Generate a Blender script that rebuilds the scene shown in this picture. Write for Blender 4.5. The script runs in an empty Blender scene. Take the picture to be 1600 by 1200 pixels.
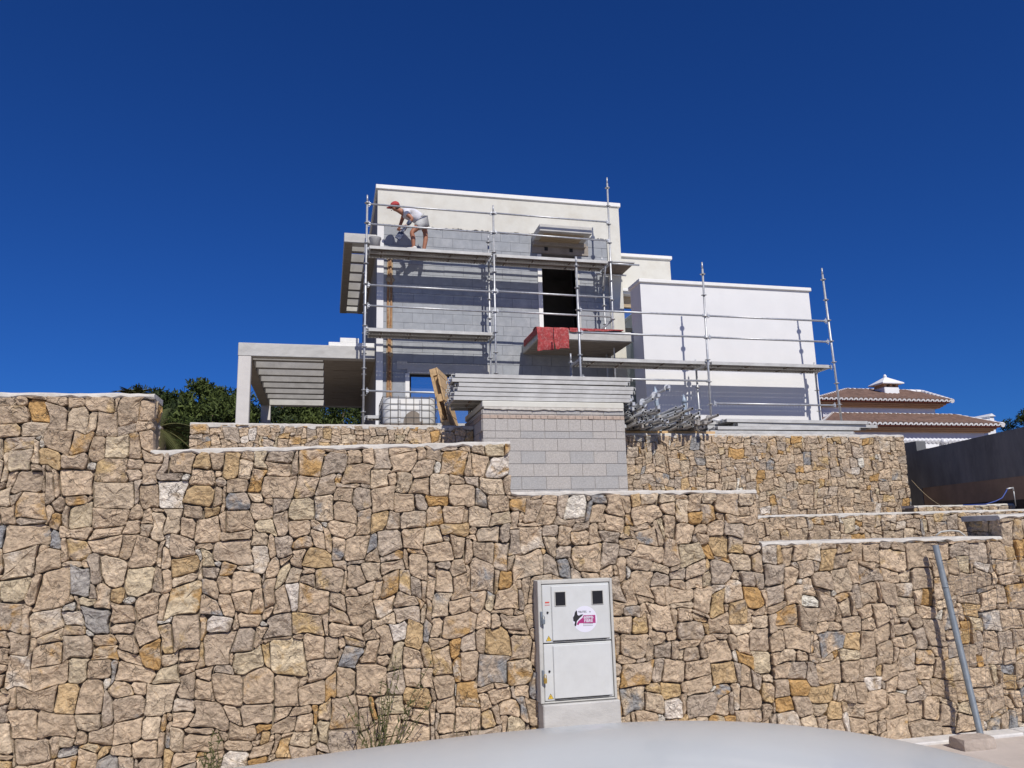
import bpy, bmesh, math, random
from mathutils import Vector, Matrix, Euler, noise as mnoise

# ------------------------------------------------------------------ camera, sky, sun, exposure
SC = bpy.context.scene
COL = SC.collection
R = math.radians
EYE = Vector((0.0, 0.0, 1.70))
PITCH, ROLL, YAW, FPX = R(11.406), R(-1.463), R(13.507), 1218.6
_fwd = Vector((math.cos(PITCH)*math.sin(YAW), math.cos(PITCH)*math.cos(YAW), math.sin(PITCH)))
_r0 = Vector((math.cos(YAW), -math.sin(YAW), 0)); _u0 = _r0.cross(_fwd)
C_R = math.cos(ROLL)*_r0 + math.sin(ROLL)*_u0
C_U = C_R.cross(_fwd); C_F = _fwd
cam_d = bpy.data.cameras.new('camera'); cam = bpy.data.objects.new('camera', cam_d); COL.objects.link(cam)
cam_d.sensor_fit = 'HORIZONTAL'; cam_d.sensor_width = 36.0; cam_d.lens = 36.0*FPX/1600.0
cam_d.clip_start = 0.05; cam_d.clip_end = 3000
cam.matrix_world = Matrix(((C_R.x, C_U.x, -C_F.x, EYE.x), (C_R.y, C_U.y, -C_F.y, EYE.y), (C_R.z, C_U.z, -C_F.z, EYE.z), (0, 0, 0, 1)))
SC.camera = cam

SUN_EL, SUN_AZ = R(45.0), R(6.0)          # azimuth: from the facade normal towards +X
W = bpy.data.worlds.new('World'); SC.world = W; W.use_nodes = True
nt = W.node_tree; nt.nodes.clear()
wo = nt.nodes.new('ShaderNodeOutputWorld'); wb = nt.nodes.new('ShaderNodeBackground'); ws = nt.nodes.new('ShaderNodeTexSky')
ws.sky_type = 'NISHITA'; ws.sun_disc = False; ws.sun_elevation = SUN_EL; ws.sun_rotation = R(180) - SUN_AZ
ws.altitude = 0; ws.air_density = 1.0; ws.dust_density = 0.0; ws.ozone_density = 4.0
wg = nt.nodes.new('ShaderNodeMix'); wg.data_type = 'RGBA'; wg.blend_type = 'MULTIPLY'; wg.inputs[0].default_value = 1.0; wg.inputs[7].default_value = (.165, .50, 1.20, 1)
wb.inputs['Strength'].default_value = 0.06
nt.links.new(ws.outputs[0], wg.inputs[6]); nt.links.new(wg.outputs[2], wb.inputs[0]); nt.links.new(wb.outputs[0], wo.inputs[0])
sd = bpy.data.lights.new('sun', 'SUN'); sd.energy = 4.2; sd.angle = R(0.53); sd.color = (1.0, 0.955, 0.89)
sun = bpy.data.objects.new('sun', sd); COL.objects.link(sun); sun.location = (5, -20, 30)
sdir = Vector((-math.sin(SUN_AZ)*math.cos(SUN_EL), math.cos(SUN_AZ)*math.cos(SUN_EL), -math.sin(SUN_EL)))
sun.rotation_euler = sdir.to_track_quat('-Z', 'Y').to_euler()
vs = SC.view_settings
vs.view_transform = 'Standard'; vs.look = 'None'; vs.exposure = 0.0; vs.gamma = 1.0; vs.use_curve_mapping = False
try: SC.cycles.max_bounces = 6
except Exception: pass

def at(px, py, Y):
    """where the line of sight through a picture point meets the upright plane at depth Y (metres)"""
    d = C_F + C_R*((px-800)/FPX) - C_U*((py-600)/FPX)
    return EYE + d*(Y/d.y)

# ------------------------------------------------------------------ mesh helpers
class MB:
    def __init__(s): s.v = []; s.f = []; s.m = []; s.sm = []
    def add(s, vs, fs, mi=0, smooth=False):
        o = len(s.v); s.v += [tuple(v) for v in vs]
        for f in fs: s.f.append(tuple(i+o for i in f)); s.m.append(mi); s.sm.append(smooth)
        return s
    def box(s, x0, x1, y0, y1, z0, z1, mi=0, M=None, c=0.0):
        if c <= 0:
            vs = [(x, y, z) for z in (z0, z1) for y in (y0, y1) for x in (x0, x1)]
            fs = [(0,2,3,1),(4,5,7,6),(0,1,5,4),(2,6,7,3),(0,4,6,2),(1,3,7,5)]
        else:
            c = min(c, .45*min(x1-x0, y1-y0, z1-z0))
            bm = bmesh.new(); bmesh.ops.create_cube(bm, size=1.0)
            for v in bm.verts: v.co = Vector(((x0+x1)/2+v.co.x*(x1-x0), (y0+y1)/2+v.co.y*(y1-y0), (z0+z1)/2+v.co.z*(z1-z0)))
            bmesh.ops.bevel(bm, geom=list(bm.edges), offset=c, segments=1, affect='EDGES')
            bm.verts.index_update()
            vs = [tuple(v.co) for v in bm.verts]; fs = [tuple(v.index for v in f.verts) for f in bm.faces]; bm.free()
        if M is not None: vs = [tuple(M @ Vector(v)) for v in vs]
        return s.add(vs, fs, mi)
    def tube(s, p0, p1, r, n=8, r1=None, caps=True, mi=0, smooth=True):
        return s.path([p0, p1], [r, r if r1 is None else r1], n, caps, mi, smooth)
    def path(s, pts, rad, n=8, caps=True, mi=0, smooth=True):
        pts = [Vector(p) for p in pts]
        if not isinstance(rad, (list, tuple)): rad = [rad]*len(pts)
        o = []; fs = []; prev = None
        for i, p in enumerate(pts):
            t = (pts[min(i+1, len(pts)-1)] - pts[max(i-1, 0)])
            t = t.normalized() if t.length > 1e-9 else Vector((0,0,1))
            if prev is None:
                a = Vector((0,0,1)) if abs(t.z) < .9 else Vector((1,0,0))
                x = t.cross(a).normalized()
            else:
                x = (prev - t*prev.dot(t)); x = x.normalized() if x.length > 1e-6 else t.orthogonal().normalized()
            prev = x; y = t.cross(x)
            for k in range(n):
                a = 2*math.pi*k/n; o.append(p + (x*math.cos(a)+y*math.sin(a))*rad[i])
        for i in range(len(pts)-1):
            for k in range(n):
                k2 = (k+1) % n; fs.append((i*n+k, i*n+k2, (i+1)*n+k2, (i+1)*n+k))
        s.add(o, fs, mi, smooth)
        if caps:
            b = len(s.v)-len(o)
            s.f.append(tuple(b+k for k in reversed(range(n)))); s.m.append(mi); s.sm.append(False)
            e = b+(len(pts)-1)*n
            s.f.append(tuple(e+k for k in range(n))); s.m.append(mi); s.sm.append(False)
        return s
    def lathe(s, prof, center, n=16, mi=0, axis='Z', smooth=True):
        o = []; fs = []; cx, cy, cz = center
        for (r, h) in prof:
            for k in range(n):
                a = 2*math.pi*k/n; c, q = r*math.cos(a), r*math.sin(a)
                o.append((cx+c, cy+q, cz+h) if axis == 'Z' else ((cx+c, cy+h, cz+q) if axis == 'Y' else (cx+h, cy+c, cz+q)))
        for i in range(len(prof)-1):
            for k in range(n):
                k2 = (k+1) % n; fs.append((i*n+k, i*n+k2, (i+1)*n+k2, (i+1)*n+k))
        fs.append(tuple(range(n))[::-1]); fs.append(tuple((len(prof)-1)*n+k for k in range(n)))
        return s.add(o, fs, mi, smooth)
    def prism(s, poly, a0, a1, plane='XZ', mi=0):
        """polygon given in a plane, pushed from a0 to a1 along the third axis"""
        def P(p, a): return {'XZ': (p[0], a, p[1]), 'YZ': (a, p[0], p[1]), 'XY': (p[0], p[1], a)}[plane]
        n = len(poly); vs = [P(p, a0) for p in poly] + [P(p, a1) for p in poly]
        fs = [tuple(range(n)), tuple(range(2*n-1, n-1, -1))] + [(i, (i+1) % n + 0, (i+1) % n + n, i+n)[::-1] for i in range(n)]
        return s.add(vs, fs, mi)
    def sphere(s, c, rx, ry=None, rz=None, nu=14, nv=9, mi=0):
        ry = ry or rx; rz = rz or rx; o = []; fs = []
        for j in range(nv+1):
            p = math.pi*j/nv
            for i in range(nu):
                a = 2*math.pi*i/nu; o.append((c[0]+rx*math.sin(p)*math.cos(a), c[1]+ry*math.sin(p)*math.sin(a), c[2]+rz*math.cos(p)))
        for j in range(nv):
            for i in range(nu):
                i2 = (i+1) % nu; fs.append((j*nu+i, (j+1)*nu+i, (j+1)*nu+i2, j*nu+i2))
        return s.add(o, fs, mi, True)
    def xf(s, M): s.v = [tuple(M @ Vector(v)) for v in s.v]; return s

ORG = {}
def _mesh(name, mb, mats, off=Vector((0,0,0))):
    me = bpy.data.meshes.new(name)
    me.from_pydata([(v[0]-off[0], v[1]-off[1], v[2]-off[2]) for v in mb.v], [], mb.f)
    for m in (mats if isinstance(mats, (list, tuple)) else [mats]): me.materials.append(m)
    me.polygons.foreach_set('material_index', mb.m); me.polygons.foreach_set('use_smooth', mb.sm)
    me.update(); return me
def thing(name, label, cat, base, group=None):
    o = bpy.data.objects.new(name, None); COL.objects.link(o); o.location = base; o.empty_display_size = .2
    o['label'] = label; o['category'] = cat
    if group: o['group'] = group
    ORG[o.name] = Vector(base); return o
def part(name, mb, mats, parent, label=None, kind=None):
    o = bpy.data.objects.new(name, _mesh(name, mb, mats, ORG[parent.name])); COL.objects.link(o); o.parent = parent
    ORG[o.name] = ORG[parent.name]
    if label: o['label'] = label
    if kind: o['kind'] = kind
    return o
def solo(name, mb, mats, label, cat, base, group=None):
    o = bpy.data.objects.new(name, _mesh(name, mb, mats, Vector(base))); COL.objects.link(o); o.location = base
    o['label'] = label; o['category'] = cat; ORG[o.name] = Vector(base)
    if group: o['group'] = group
    return o
def struct(name, mb, mats, kind='structure', label=None):
    o = bpy.data.objects.new(name, _mesh(name, mb, mats)); COL.objects.link(o); o['kind'] = kind; ORG[o.name] = Vector((0,0,0))
    if label: o['label'] = label
    return o
def copy_tree(o, loc=None, rot=None, parent=None, label=None):
    c = o.copy(); COL.objects.link(c); c.parent = parent
    if loc is not None: c.location = loc
    if rot is not None: c.rotation_euler = rot
    if label: c['label'] = label
    for ch in [x for x in bpy.data.objects if x.parent == o]: copy_tree(ch, parent=c)
    return c

# ------------------------------------------------------------------ materials
def mat(name, col, rough=.8, metal=0.0, var=0.0, scale=8.0, bump=0.0, bscale=40.0, col2=None, stain=0.0, stain_scale=1.5, stain_col=None, spec=None, stretch=None, detail=5.0):
    m = bpy.data.materials.new(name); m.use_nodes = True; t = m.node_tree; b = t.nodes['Principled BSDF']
    b.inputs['Roughness'].default_value = rough; b.inputs['Metallic'].default_value = metal
    if spec is not None: b.inputs['Specular IOR Level'].default_value = spec
    N = t.nodes.new; L = t.links.new
    tc = N('ShaderNodeTexCoord'); src = tc.outputs['Object']
    if stretch:
        mp = N('ShaderNodeMapping'); mp.inputs['Scale'].default_value = stretch; L(src, mp.inputs[0]); src = mp.outputs[0]
    def mixc(a, bb, fac):
        x = N('ShaderNodeMix'); x.data_type = 'RGBA'
        if hasattr(fac, 'links') or hasattr(fac, 'is_linked'): L(fac, x.inputs[0])
        else: x.inputs[0].default_value = fac
        for k, q in ((6, a), (7, bb)):
            if isinstance(q, tuple): x.inputs[k].default_value = (*q[:3], 1)
            else: L(q, x.inputs[k])
        return x.outputs[2]
    c = tuple(col)
    out = None
    if var > 0 or col2:
        n1 = N('ShaderNodeTexNoise'); n1.inputs['Scale'].default_value = scale; n1.inputs['Detail'].default_value = detail; n1.inputs['Roughness'].default_value = .65; L(src, n1.inputs['Vector'])
        rp = N('ShaderNodeValToRGB'); rp.color_ramp.elements[0].position = .3; rp.color_ramp.elements[1].position = .7; L(n1.outputs['Fac'], rp.inputs[0])
        lo = tuple(max(0, x*(1-var)) for x in c); hi = col2 if col2 else tuple(min(1, x*(1+var)) for x in c)
        out = mixc(lo, tuple(hi), rp.outputs[0])
    if stain > 0:
        n2 = N('ShaderNodeTexNoise'); n2.inputs['Scale'].default_value = stain_scale; n2.inputs['Detail'].default_value = 8; n2.inputs['Roughness'].default_value = .7; L(src, n2.inputs['Vector'])
        r2 = N('ShaderNodeValToRGB'); r2.color_ramp.elements[0].position = .48; r2.color_ramp.elements[1].position = .68
        r2.color_ramp.elements[1].color = (stain, stain, stain, 1); L(n2.outputs['Fac'], r2.inputs[0])
        out = mixc(out if out is not None else c, tuple(stain_col or tuple(x*.5 for x in c)), r2.outputs[0])
    if out is None: b.inputs['Base Color'].default_value = (*c, 1)
    else: L(out, b.inputs['Base Color'])
    if bump > 0:
        n3 = N('ShaderNodeTexNoise'); n3.inputs['Scale'].default_value = bscale; n3.inputs['Detail'].default_value = 6; n3.inputs['Roughness'].default_value = .7; L(src, n3.inputs['Vector'])
        bp = N('ShaderNodeBump'); bp.inputs['Strength'].default_value = bump; bp.inputs['Distance'].default_value = .02; L(n3.outputs['Fac'], bp.inputs['Height']); L(bp.outputs[0], b.inputs['Normal'])
    return m

def stone_material():
    m = bpy.data.materials.new('stone'); m.use_nodes = True; t = m.node_tree; b = t.nodes['Principled BSDF']; N = t.nodes.new; L = t.links.new
    b.inputs['Roughness'].default_value = .9; b.inputs['Specular IOR Level'].default_value = .25
    a1 = N('ShaderNodeAttribute'); a1.attribute_name = 'tone'; a2 = N('ShaderNodeAttribute'); a2.attribute_name = 'patch'
    tc = N('ShaderNodeTexCoord'); cm = N('ShaderNodeCombineXYZ'); ml = N('ShaderNodeMath'); ml.operation = 'MULTIPLY'; ml.inputs[1].default_value = 91.0
    L(a1.outputs['Alpha'], ml.inputs[0])
    for k in range(3): L(ml.outputs[0], cm.inputs[k])
    ad = N('ShaderNodeVectorMath'); ad.operation = 'ADD'; L(tc.outputs['Object'], ad.inputs[0]); L(cm.outputs[0], ad.inputs[1]); P = ad.outputs[0]
    def noise(sc, det=5, ro=.6, dist=0.0):
        n = N('ShaderNodeTexNoise'); n.inputs['Scale'].default_value = sc; n.inputs['Detail'].default_value = det; n.inputs['Roughness'].default_value = ro; n.inputs['Distortion'].default_value = dist; L(P, n.inputs['Vector']); return n.outputs['Fac']
    def ramp(x, p0, p1, v0=0.0, v1=1.0):
        r = N('ShaderNodeMapRange'); r.interpolation_type = 'SMOOTHSTEP'
        for k, v in ((1, p0), (2, p1), (3, v0), (4, v1)): r.inputs[k].default_value = v
        L(x, r.inputs[0]); return r.outputs[0]
    def mix(a, bb, f, mode='MIX'):
        x = N('ShaderNodeMix'); x.data_type = 'RGBA'; x.blend_type = mode
        if isinstance(f, float): x.inputs[0].default_value = f
        else: L(f, x.inputs[0])
        for k, q in ((6, a), (7, bb)):
            if isinstance(q, tuple): x.inputs[k].default_value = (*q, 1)
            else: L(q, x.inputs[k])
        return x.outputs[2]
    # large patch of a second colour, its share set per stone by alpha of "patch"
    th = N('ShaderNodeMath'); th.operation = 'SUBTRACT'; L(noise(6.0, 4, .6, .6), th.inputs[0]); L(a2.outputs['Alpha'], th.inputs[1])
    c = mix(a1.outputs['Color'], a2.outputs['Color'], ramp(th.outputs[0], -.07, .10))
    # mineral mottling
    v = ramp(noise(22.0, 10, .78), .3, .7, .62, 1.34)
    vv = N('ShaderNodeCombineXYZ')
    for k in range(3): L(v, vv.inputs[k])
    c = mix(c, vv.outputs[0], 1.0, 'MULTIPLY')
    # pale calcite scuffs and chisel bruises
    c = mix(c, (.72, .64, .54), ramp(noise(30.0, 8, .8, 1.6), .58, .70, 0, .85))
    # rusty flecks
    c = mix(c, (.40, .22, .08), ramp(noise(11.0, 7, .7, .5), .66, .78, 0, .55))
    # dark cracks
    vo = N('ShaderNodeTexVoronoi'); vo.feature = 'DISTANCE_TO_EDGE'; vo.inputs['Scale'].default_value = 9.0
    wn = N('ShaderNodeTexNoise'); wn.inputs['Scale'].default_value = 14; L(P, wn.inputs['Vector'])
    wa = N('ShaderNodeVectorMath'); wa.operation = 'MULTIPLY_ADD'; wa.inputs[1].default_value = (.16, .16, .16); L(wn.outputs['Color'], wa.inputs[0]); L(P, wa.inputs[2]); L(wa.outputs[0], vo.inputs['Vector'])
    crack = ramp(vo.outputs['Distance'], 0.0, .035, 1.0, 0.0)
    ck = N('ShaderNodeMath'); ck.operation = 'MULTIPLY'; L(crack, ck.inputs[0]); L(ramp(noise(5.0, 3), .5, .6, 0, .7), ck.inputs[1])
    c = mix(c, (.13, .10, .075), ck.outputs[0])
    L(c, b.inputs['Base Color'])
    h1 = noise(13.0, 8, .68, .4); h2 = noise(60.0, 5, .7)
    hh = N('ShaderNodeMath'); hh.operation = 'MULTIPLY_ADD'; hh.inputs[1].default_value = .30; L(h2, hh.inputs[0]); L(h1, hh.inputs[2])
    # chipped facets: cell steps
    v2 = N('ShaderNodeTexVoronoi'); v2.inputs['Scale'].default_value = 13.0; v2.inputs['Randomness'].default_value = 1.0; L(wa.outputs[0], v2.inputs['Vector'])
    h3 = N('ShaderNodeMath'); h3.operation = 'MULTIPLY_ADD'; h3.inputs[1].default_value = .55; L(v2.outputs['Distance'], h3.inputs[0]); L(hh.outputs[0], h3.inputs[2])
    h4 = N('ShaderNodeMath'); h4.operation = 'MULTIPLY_ADD'; h4.inputs[1].default_value = -.35; L(ck.outputs[0], h4.inputs[0]); L(h3.outputs[0], h4.inputs[2])
    bp = N('ShaderNodeBump'); bp.inputs['Strength'].default_value = .9; bp.inputs['Distance'].default_value = .042; L(h4.outputs[0], bp.inputs['Height']); L(bp.outputs[0], b.inputs['Normal'])
    return m

M = {}
M['stone'] = stone_material()
M['core'] = mat('joint_earth', (.20, .16, .115), .95, var=.4, scale=20)
M['mortar'] = mat('pale_mortar', (.58, .545, .485), .95, var=.15, scale=14, bump=.5, bscale=30, stain=.5, stain_scale=5, stain_col=(.42, .38, .32))
M['cream'] = mat('cream_render', (.645, .63, .56), .92, var=.05, scale=3, bump=.12, bscale=25, stain=.6, stain_scale=1.3, stain_col=(.54, .505, .42), detail=8)
M['white'] = mat('white_render', (.735, .73, .715), .9, var=.03, scale=1.5, bump=.1, bscale=30, stain=.3, stain_scale=.7, stain_col=(.66, .655, .64))
M['shadeside'] = mat('shade_brown_side_wall', (.26, .225, .19), .95, var=.2, scale=3, bump=.3, bscale=30)  # colour darkened to hold the shade on the left side of the house
M['coping'] = mat('white_coping', (.78, .77, .73), .8, var=.05, scale=6, bump=.1)
M['block'] = mat('grey_aerated_block', (.305, .322, .342), .92, var=.10, scale=5, bump=.25, bscale=60, stain=.75, stain_scale=3.0, stain_col=(.42, .43, .44))
M['blockb'] = mat('grey_aerated_block_pale', (.335, .352, .372), .92, var=.10, scale=5, bump=.25, bscale=60, stain=.75, stain_scale=3.0, stain_col=(.28, .295, .315))
M['joint'] = mat('block_joint', (.215, .222, .235), .95, var=.2, scale=20)
M['tanblock'] = mat('concrete_block', (.46, .43, .395), .95, var=.24, scale=45, bump=.55, bscale=90, stain=.5, stain_scale=4, stain_col=(.54, .51, .47))
M['tanblockb'] = mat('concrete_block_grey', (.41, .398, .38), .95, var=.2, scale=45, bump=.55, bscale=90, stain=.25, stain_scale=4, stain_col=(.52, .50, .48))
M['tanjoint'] = mat('concrete_block_joint', (.36, .335, .305), .95, var=.2, scale=30)
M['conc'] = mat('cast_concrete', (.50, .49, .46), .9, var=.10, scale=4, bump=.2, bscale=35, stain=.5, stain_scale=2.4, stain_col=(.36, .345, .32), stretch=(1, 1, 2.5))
M['conc2'] = mat('shade_grey_blade', (.30, .29, .275), .9, var=.14, scale=4, bump=.2, bscale=35, stain=.5, stain_scale=2.4, stain_col=(.21, .20, .19))  # darker copy of the cast concrete, the blades' shade put into its colour
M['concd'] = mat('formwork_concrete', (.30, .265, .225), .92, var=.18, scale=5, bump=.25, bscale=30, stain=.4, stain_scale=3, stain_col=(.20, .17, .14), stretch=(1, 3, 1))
M['concw'] = mat('pale_concrete_post', (.60, .57, .53), .9, var=.06, scale=4, bump=.15, bscale=35)
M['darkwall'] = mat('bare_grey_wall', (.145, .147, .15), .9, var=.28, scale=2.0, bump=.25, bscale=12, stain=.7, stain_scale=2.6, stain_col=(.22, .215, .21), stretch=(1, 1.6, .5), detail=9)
M['brownwall'] = mat('damp_brown_wall', (.25, .175, .125), .92, var=.2, scale=2.5, bump=.15, bscale=12, stain=.4, stain_scale=3, stain_col=(.17, .12, .085))
M['darkbase'] = mat('black_bitumen_base', (.035, .026, .022), .8, var=.3, scale=4)
M['steel'] = mat('galvanised_tube', (.50, .51, .52), .48, metal=.55, var=.22, scale=14, stain=.5, stain_scale=11, stain_col=(.62, .60, .56))
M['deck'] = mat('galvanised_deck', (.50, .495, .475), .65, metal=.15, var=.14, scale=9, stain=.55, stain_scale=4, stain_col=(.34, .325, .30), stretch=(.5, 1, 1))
M['deckunder'] = mat('brown_deck_underside', (.17, .13, .10), .85, var=.25, scale=6, stain=.5, stain_scale=4, stain_col=(.09, .07, .055))  # dark brown for perforated sheets, stiffeners and the platform underside
M['rust'] = mat('dirty_tube', (.38, .36, .33), .6, metal=.4, var=.3, scale=16, stain=.6, stain_scale=9, stain_col=(.19, .13, .09))
M['rackblue'] = mat('worn_blue_grey_post', (.30, .36, .42), .55, metal=.2, var=.2, scale=20)
M['wood'] = mat('pallet_wood', (.55, .37, .19), .85, var=.25, scale=7, stretch=(1, 1, 6), bump=.2)
M['form'] = mat('formwork_board', (.40, .31, .20), .9, var=.2, scale=6, stretch=(.6, 5, 5))
M['red'] = mat('faded_red_tarp', (.33, .036, .036), .8, var=.3, scale=9, bump=.6, bscale=16, stain=.6, stain_scale=21, stain_col=(.52, .27, .25))
M['orange'] = mat('orange_conduit', (.36, .18, .075), .8, var=.35, scale=16, stain=.5, stain_scale=8, stain_col=(.55, .45, .33))
M['plastic'] = mat('white_tank_plastic', (.50, .50, .49), .5, var=.06, scale=3, stain=.5, stain_scale=3, stain_col=(.50, .45, .38))
M['slurry'] = mat('cement_slurry', (.22, .185, .15), .9, var=.2, scale=6)
M['wire'] = mat('dark_wire', (.16, .15, .14), .6, metal=.5, var=.3, scale=20)
M['cab'] = mat('cabinet_polyester', (.58, .59, .57), .5, var=.05, scale=4, stain=.4, stain_scale=5, stain_col=(.50, .50, .47), bump=.03)
M['cabframe'] = mat('cabinet_frame', (.50, .49, .45), .85, var=.08, scale=12, bump=.2, bscale=60)
M['black'] = mat('black_plastic', (.012, .012, .014), .25)
M['blackmatt'] = mat('black_print', (.015, .015, .016), .6)
M['yellow'] = mat('yellow_print', (.75, .50, .05), .5)
M['brass'] = mat('brass', (.65, .45, .12), .35, metal=.9)
M['magenta'] = mat('magenta_print', (.36, .03, .16), .5)
M['stickerw'] = mat('white_sticker', (.70, .69, .76), .4)
M['redprint'] = mat('red_print', (.6, .08, .05), .5)
M['greyprint'] = mat('grey_print', (.28, .27, .30), .5)
M['carpaint'] = mat('silver_white_paint', (.67, .70, .68), .24, var=.012, scale=3, stain=.10, stain_scale=60, stain_col=(.60, .60, .58), spec=.4)
M['carpaint'].node_tree.nodes['Principled BSDF'].inputs['Coat Weight'].default_value = .15
M['glass'] = mat('tinted_glass', (.02, .025, .03), .05)
M['pane'] = mat('mirror_pane', (.60, .66, .66), .04, metal=.92)
M['tyre'] = mat('tyre_rubber', (.02, .02, .02), .85)
M['rim'] = mat('alloy', (.5, .5, .52), .3, metal=.8)
M['lamp'] = mat('lamp_lens', (.75, .75, .75), .1)
M['redlamp'] = mat('red_lens', (.45, .02, .02), .15)
M['street'] = mat('sandy_concrete', (.52, .455, .40), .95, var=.10, scale=6, bump=.3, bscale=50, stain=.35, stain_scale=1.5, stain_col=(.42, .36, .31))
M['kerb'] = mat('footing_concrete', (.62, .60, .57), .9, var=.12, scale=9, bump=.3, stain=.4, stain_scale=6, stain_col=(.42, .40, .38))
M['soil'] = mat('dry_soil', (.25, .21, .165), .95, var=.3, scale=3, bump=.5, bscale=15)
M['pipe'] = mat('grey_pipe', (.20, .23, .26), .5, metal=.3, var=.15, scale=15, stain=.4, stain_scale=9, stain_col=(.34, .35, .35))
M['rock'] = mat('rough_block', (.44, .37, .31), .95, var=.15, scale=14, bump=.7, bscale=22)
M['tile'] = mat('brown_roof_tile', (.185, .11, .08), .9, var=.35, scale=2.5, stain=.5, stain_scale=4, stain_col=(.30, .20, .15), bump=.3)
M['tilew'] = mat('white_tile_end', (.78, .76, .74), .85)
M['cornice'] = mat('ochre_cornice', (.46, .27, .14), .9, var=.08, scale=4)
M['corniceshade'] = mat('dark_red_eave_shade', (.17, .045, .03), .9, var=.2, scale=6)  # dark red of the shadow under the eave, painted as a colour
M['nwall'] = mat('lilac_shade_wall', (.62, .62, .68), .9, var=.04, scale=2)  # lilac tint is the bluish eave shade put into the wall colour
M['nwhite'] = mat('white_fence_wall', (.78, .78, .78), .9, var=.03, scale=2)
M['skin'] = mat('tanned_skin', (.36, .155, .09), .6, var=.12, scale=12)
M['shirt'] = mat('white_shirt', (.66, .66, .70), .9, var=.08, scale=14, bump=.3, bscale=22)
M['shorts'] = mat('grey_shorts', (.46, .46, .45), .9, var=.15, scale=14, bump=.3, bscale=22)
M['cap'] = mat('red_cap', (.42, .05, .05), .85, var=.1, scale=20)
M['hair'] = mat('dark_hair', (.03, .02, .018), .8)
M['navy'] = mat('navy_sleeve', (.03, .045, .10), .75, var=.25, scale=20, stain=.7, stain_scale=22, stain_col=(.45, .45, .47))
M['shoe'] = mat('pale_dusty_shoe', (.60, .58, .54), .85)
M['bucket'] = mat('white_bucket', (.66, .66, .62), .55, stain=.5, stain_scale=9, stain_col=(.48, .46, .42))
M['bark'] = mat('tree_bark', (.11, .08, .055), .95, var=.3, scale=9, bump=.5)
M['dryleaf'] = mat('dry_frond', (.30, .17, .07), .9, var=.3, scale=5)
M['bluehose'] = mat('blue_hose', (.03, .07, .30), .5)
M['rope'] = mat('pale_rope', (.48, .38, .22), .9)
M['interior'] = mat('raw_interior', (.22, .21, .20), .95, var=.2, scale=2)
M['whiteframe'] = mat('white_frame', (.72, .71, .68), .7)

def leafmat(name, col, col2):
    m = bpy.data.materials.new(name); m.use_nodes = True; t = m.node_tree; b = t.nodes['Principled BSDF']; N = t.nodes.new; L = t.links.new
    b.inputs['Roughness'].default_value = .7; b.inputs['Specular IOR Level'].default_value = .2
    a = N('ShaderNodeAttribute'); a.attribute_name = 'leaf'; x = N('ShaderNodeMix'); x.data_type = 'RGBA'; L(a.outputs['Fac'], x.inputs[0])
    x.inputs[6].default_value = (*col, 1); x.inputs[7].default_value = (*col2, 1); L(x.outputs[2], b.inputs['Base Color'])
    return m
M['pine'] = leafmat('pine_needles', (.026, .042, .011), (.095, .122, .030))
M['dpine'] = leafmat('dark_foliage', (.016, .027, .010), (.050, .068, .020))
M['palm'] = leafmat('palm_leaf', (.045, .06, .018), (.13, .12, .045))
M['weed'] = leafmat('weed_leaf', (.035, .055, .014), (.10, .105, .035))
M['dryweed'] = mat('dry_stem', (.12, .105, .045), .9, var=.3, scale=30)

# ------------------------------------------------------------------ the ground
g = MB(); g.box(-400, 400, -300, 6.44, -.5, -.03); struct('street_ground', g, M['street'])
TER = 3.40
g = MB(); g.box(-400, -1.9, 19.0, 1200, 1.0, TER); g.box(-1.9, 10.25, 12.62, 1200, 1.0, TER-.002); g.box(10.25, 400, 13.5, 1200, 1.0, TER-.05); struct('upper_terrace_ground', g, M['soil'])
g = MB(); g.box(-400, 3.6, 6.42, 12.62, .2, 1.9); g.box(-400, -1.9, 12.62, 19.0, .2, 1.9); g.box(3.6, 4.6, 9.1, 12.62, .2, 1.88); struct('lower_terrace_ground', g, M['soil'])
g = MB(); g.box(3.6, 400, 6.42, 9.02, .2, 1.40); g.box(4.6, 400, 9.1, 13.5, .3, 1.80); struct('planting_bed_ground', g, M['soil'])
k = MB()
random.seed(5)
x = -8.0
while x < 12:
    w = random.uniform(1.2, 1.9)
    k.box(x, x+w-.006, 5.93+random.uniform(-.01, .01), 6.09, -.08, .0+random.uniform(-.006, .006), c=.010); x += w
struct('footing_strip', k, M['kerb'])

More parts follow.
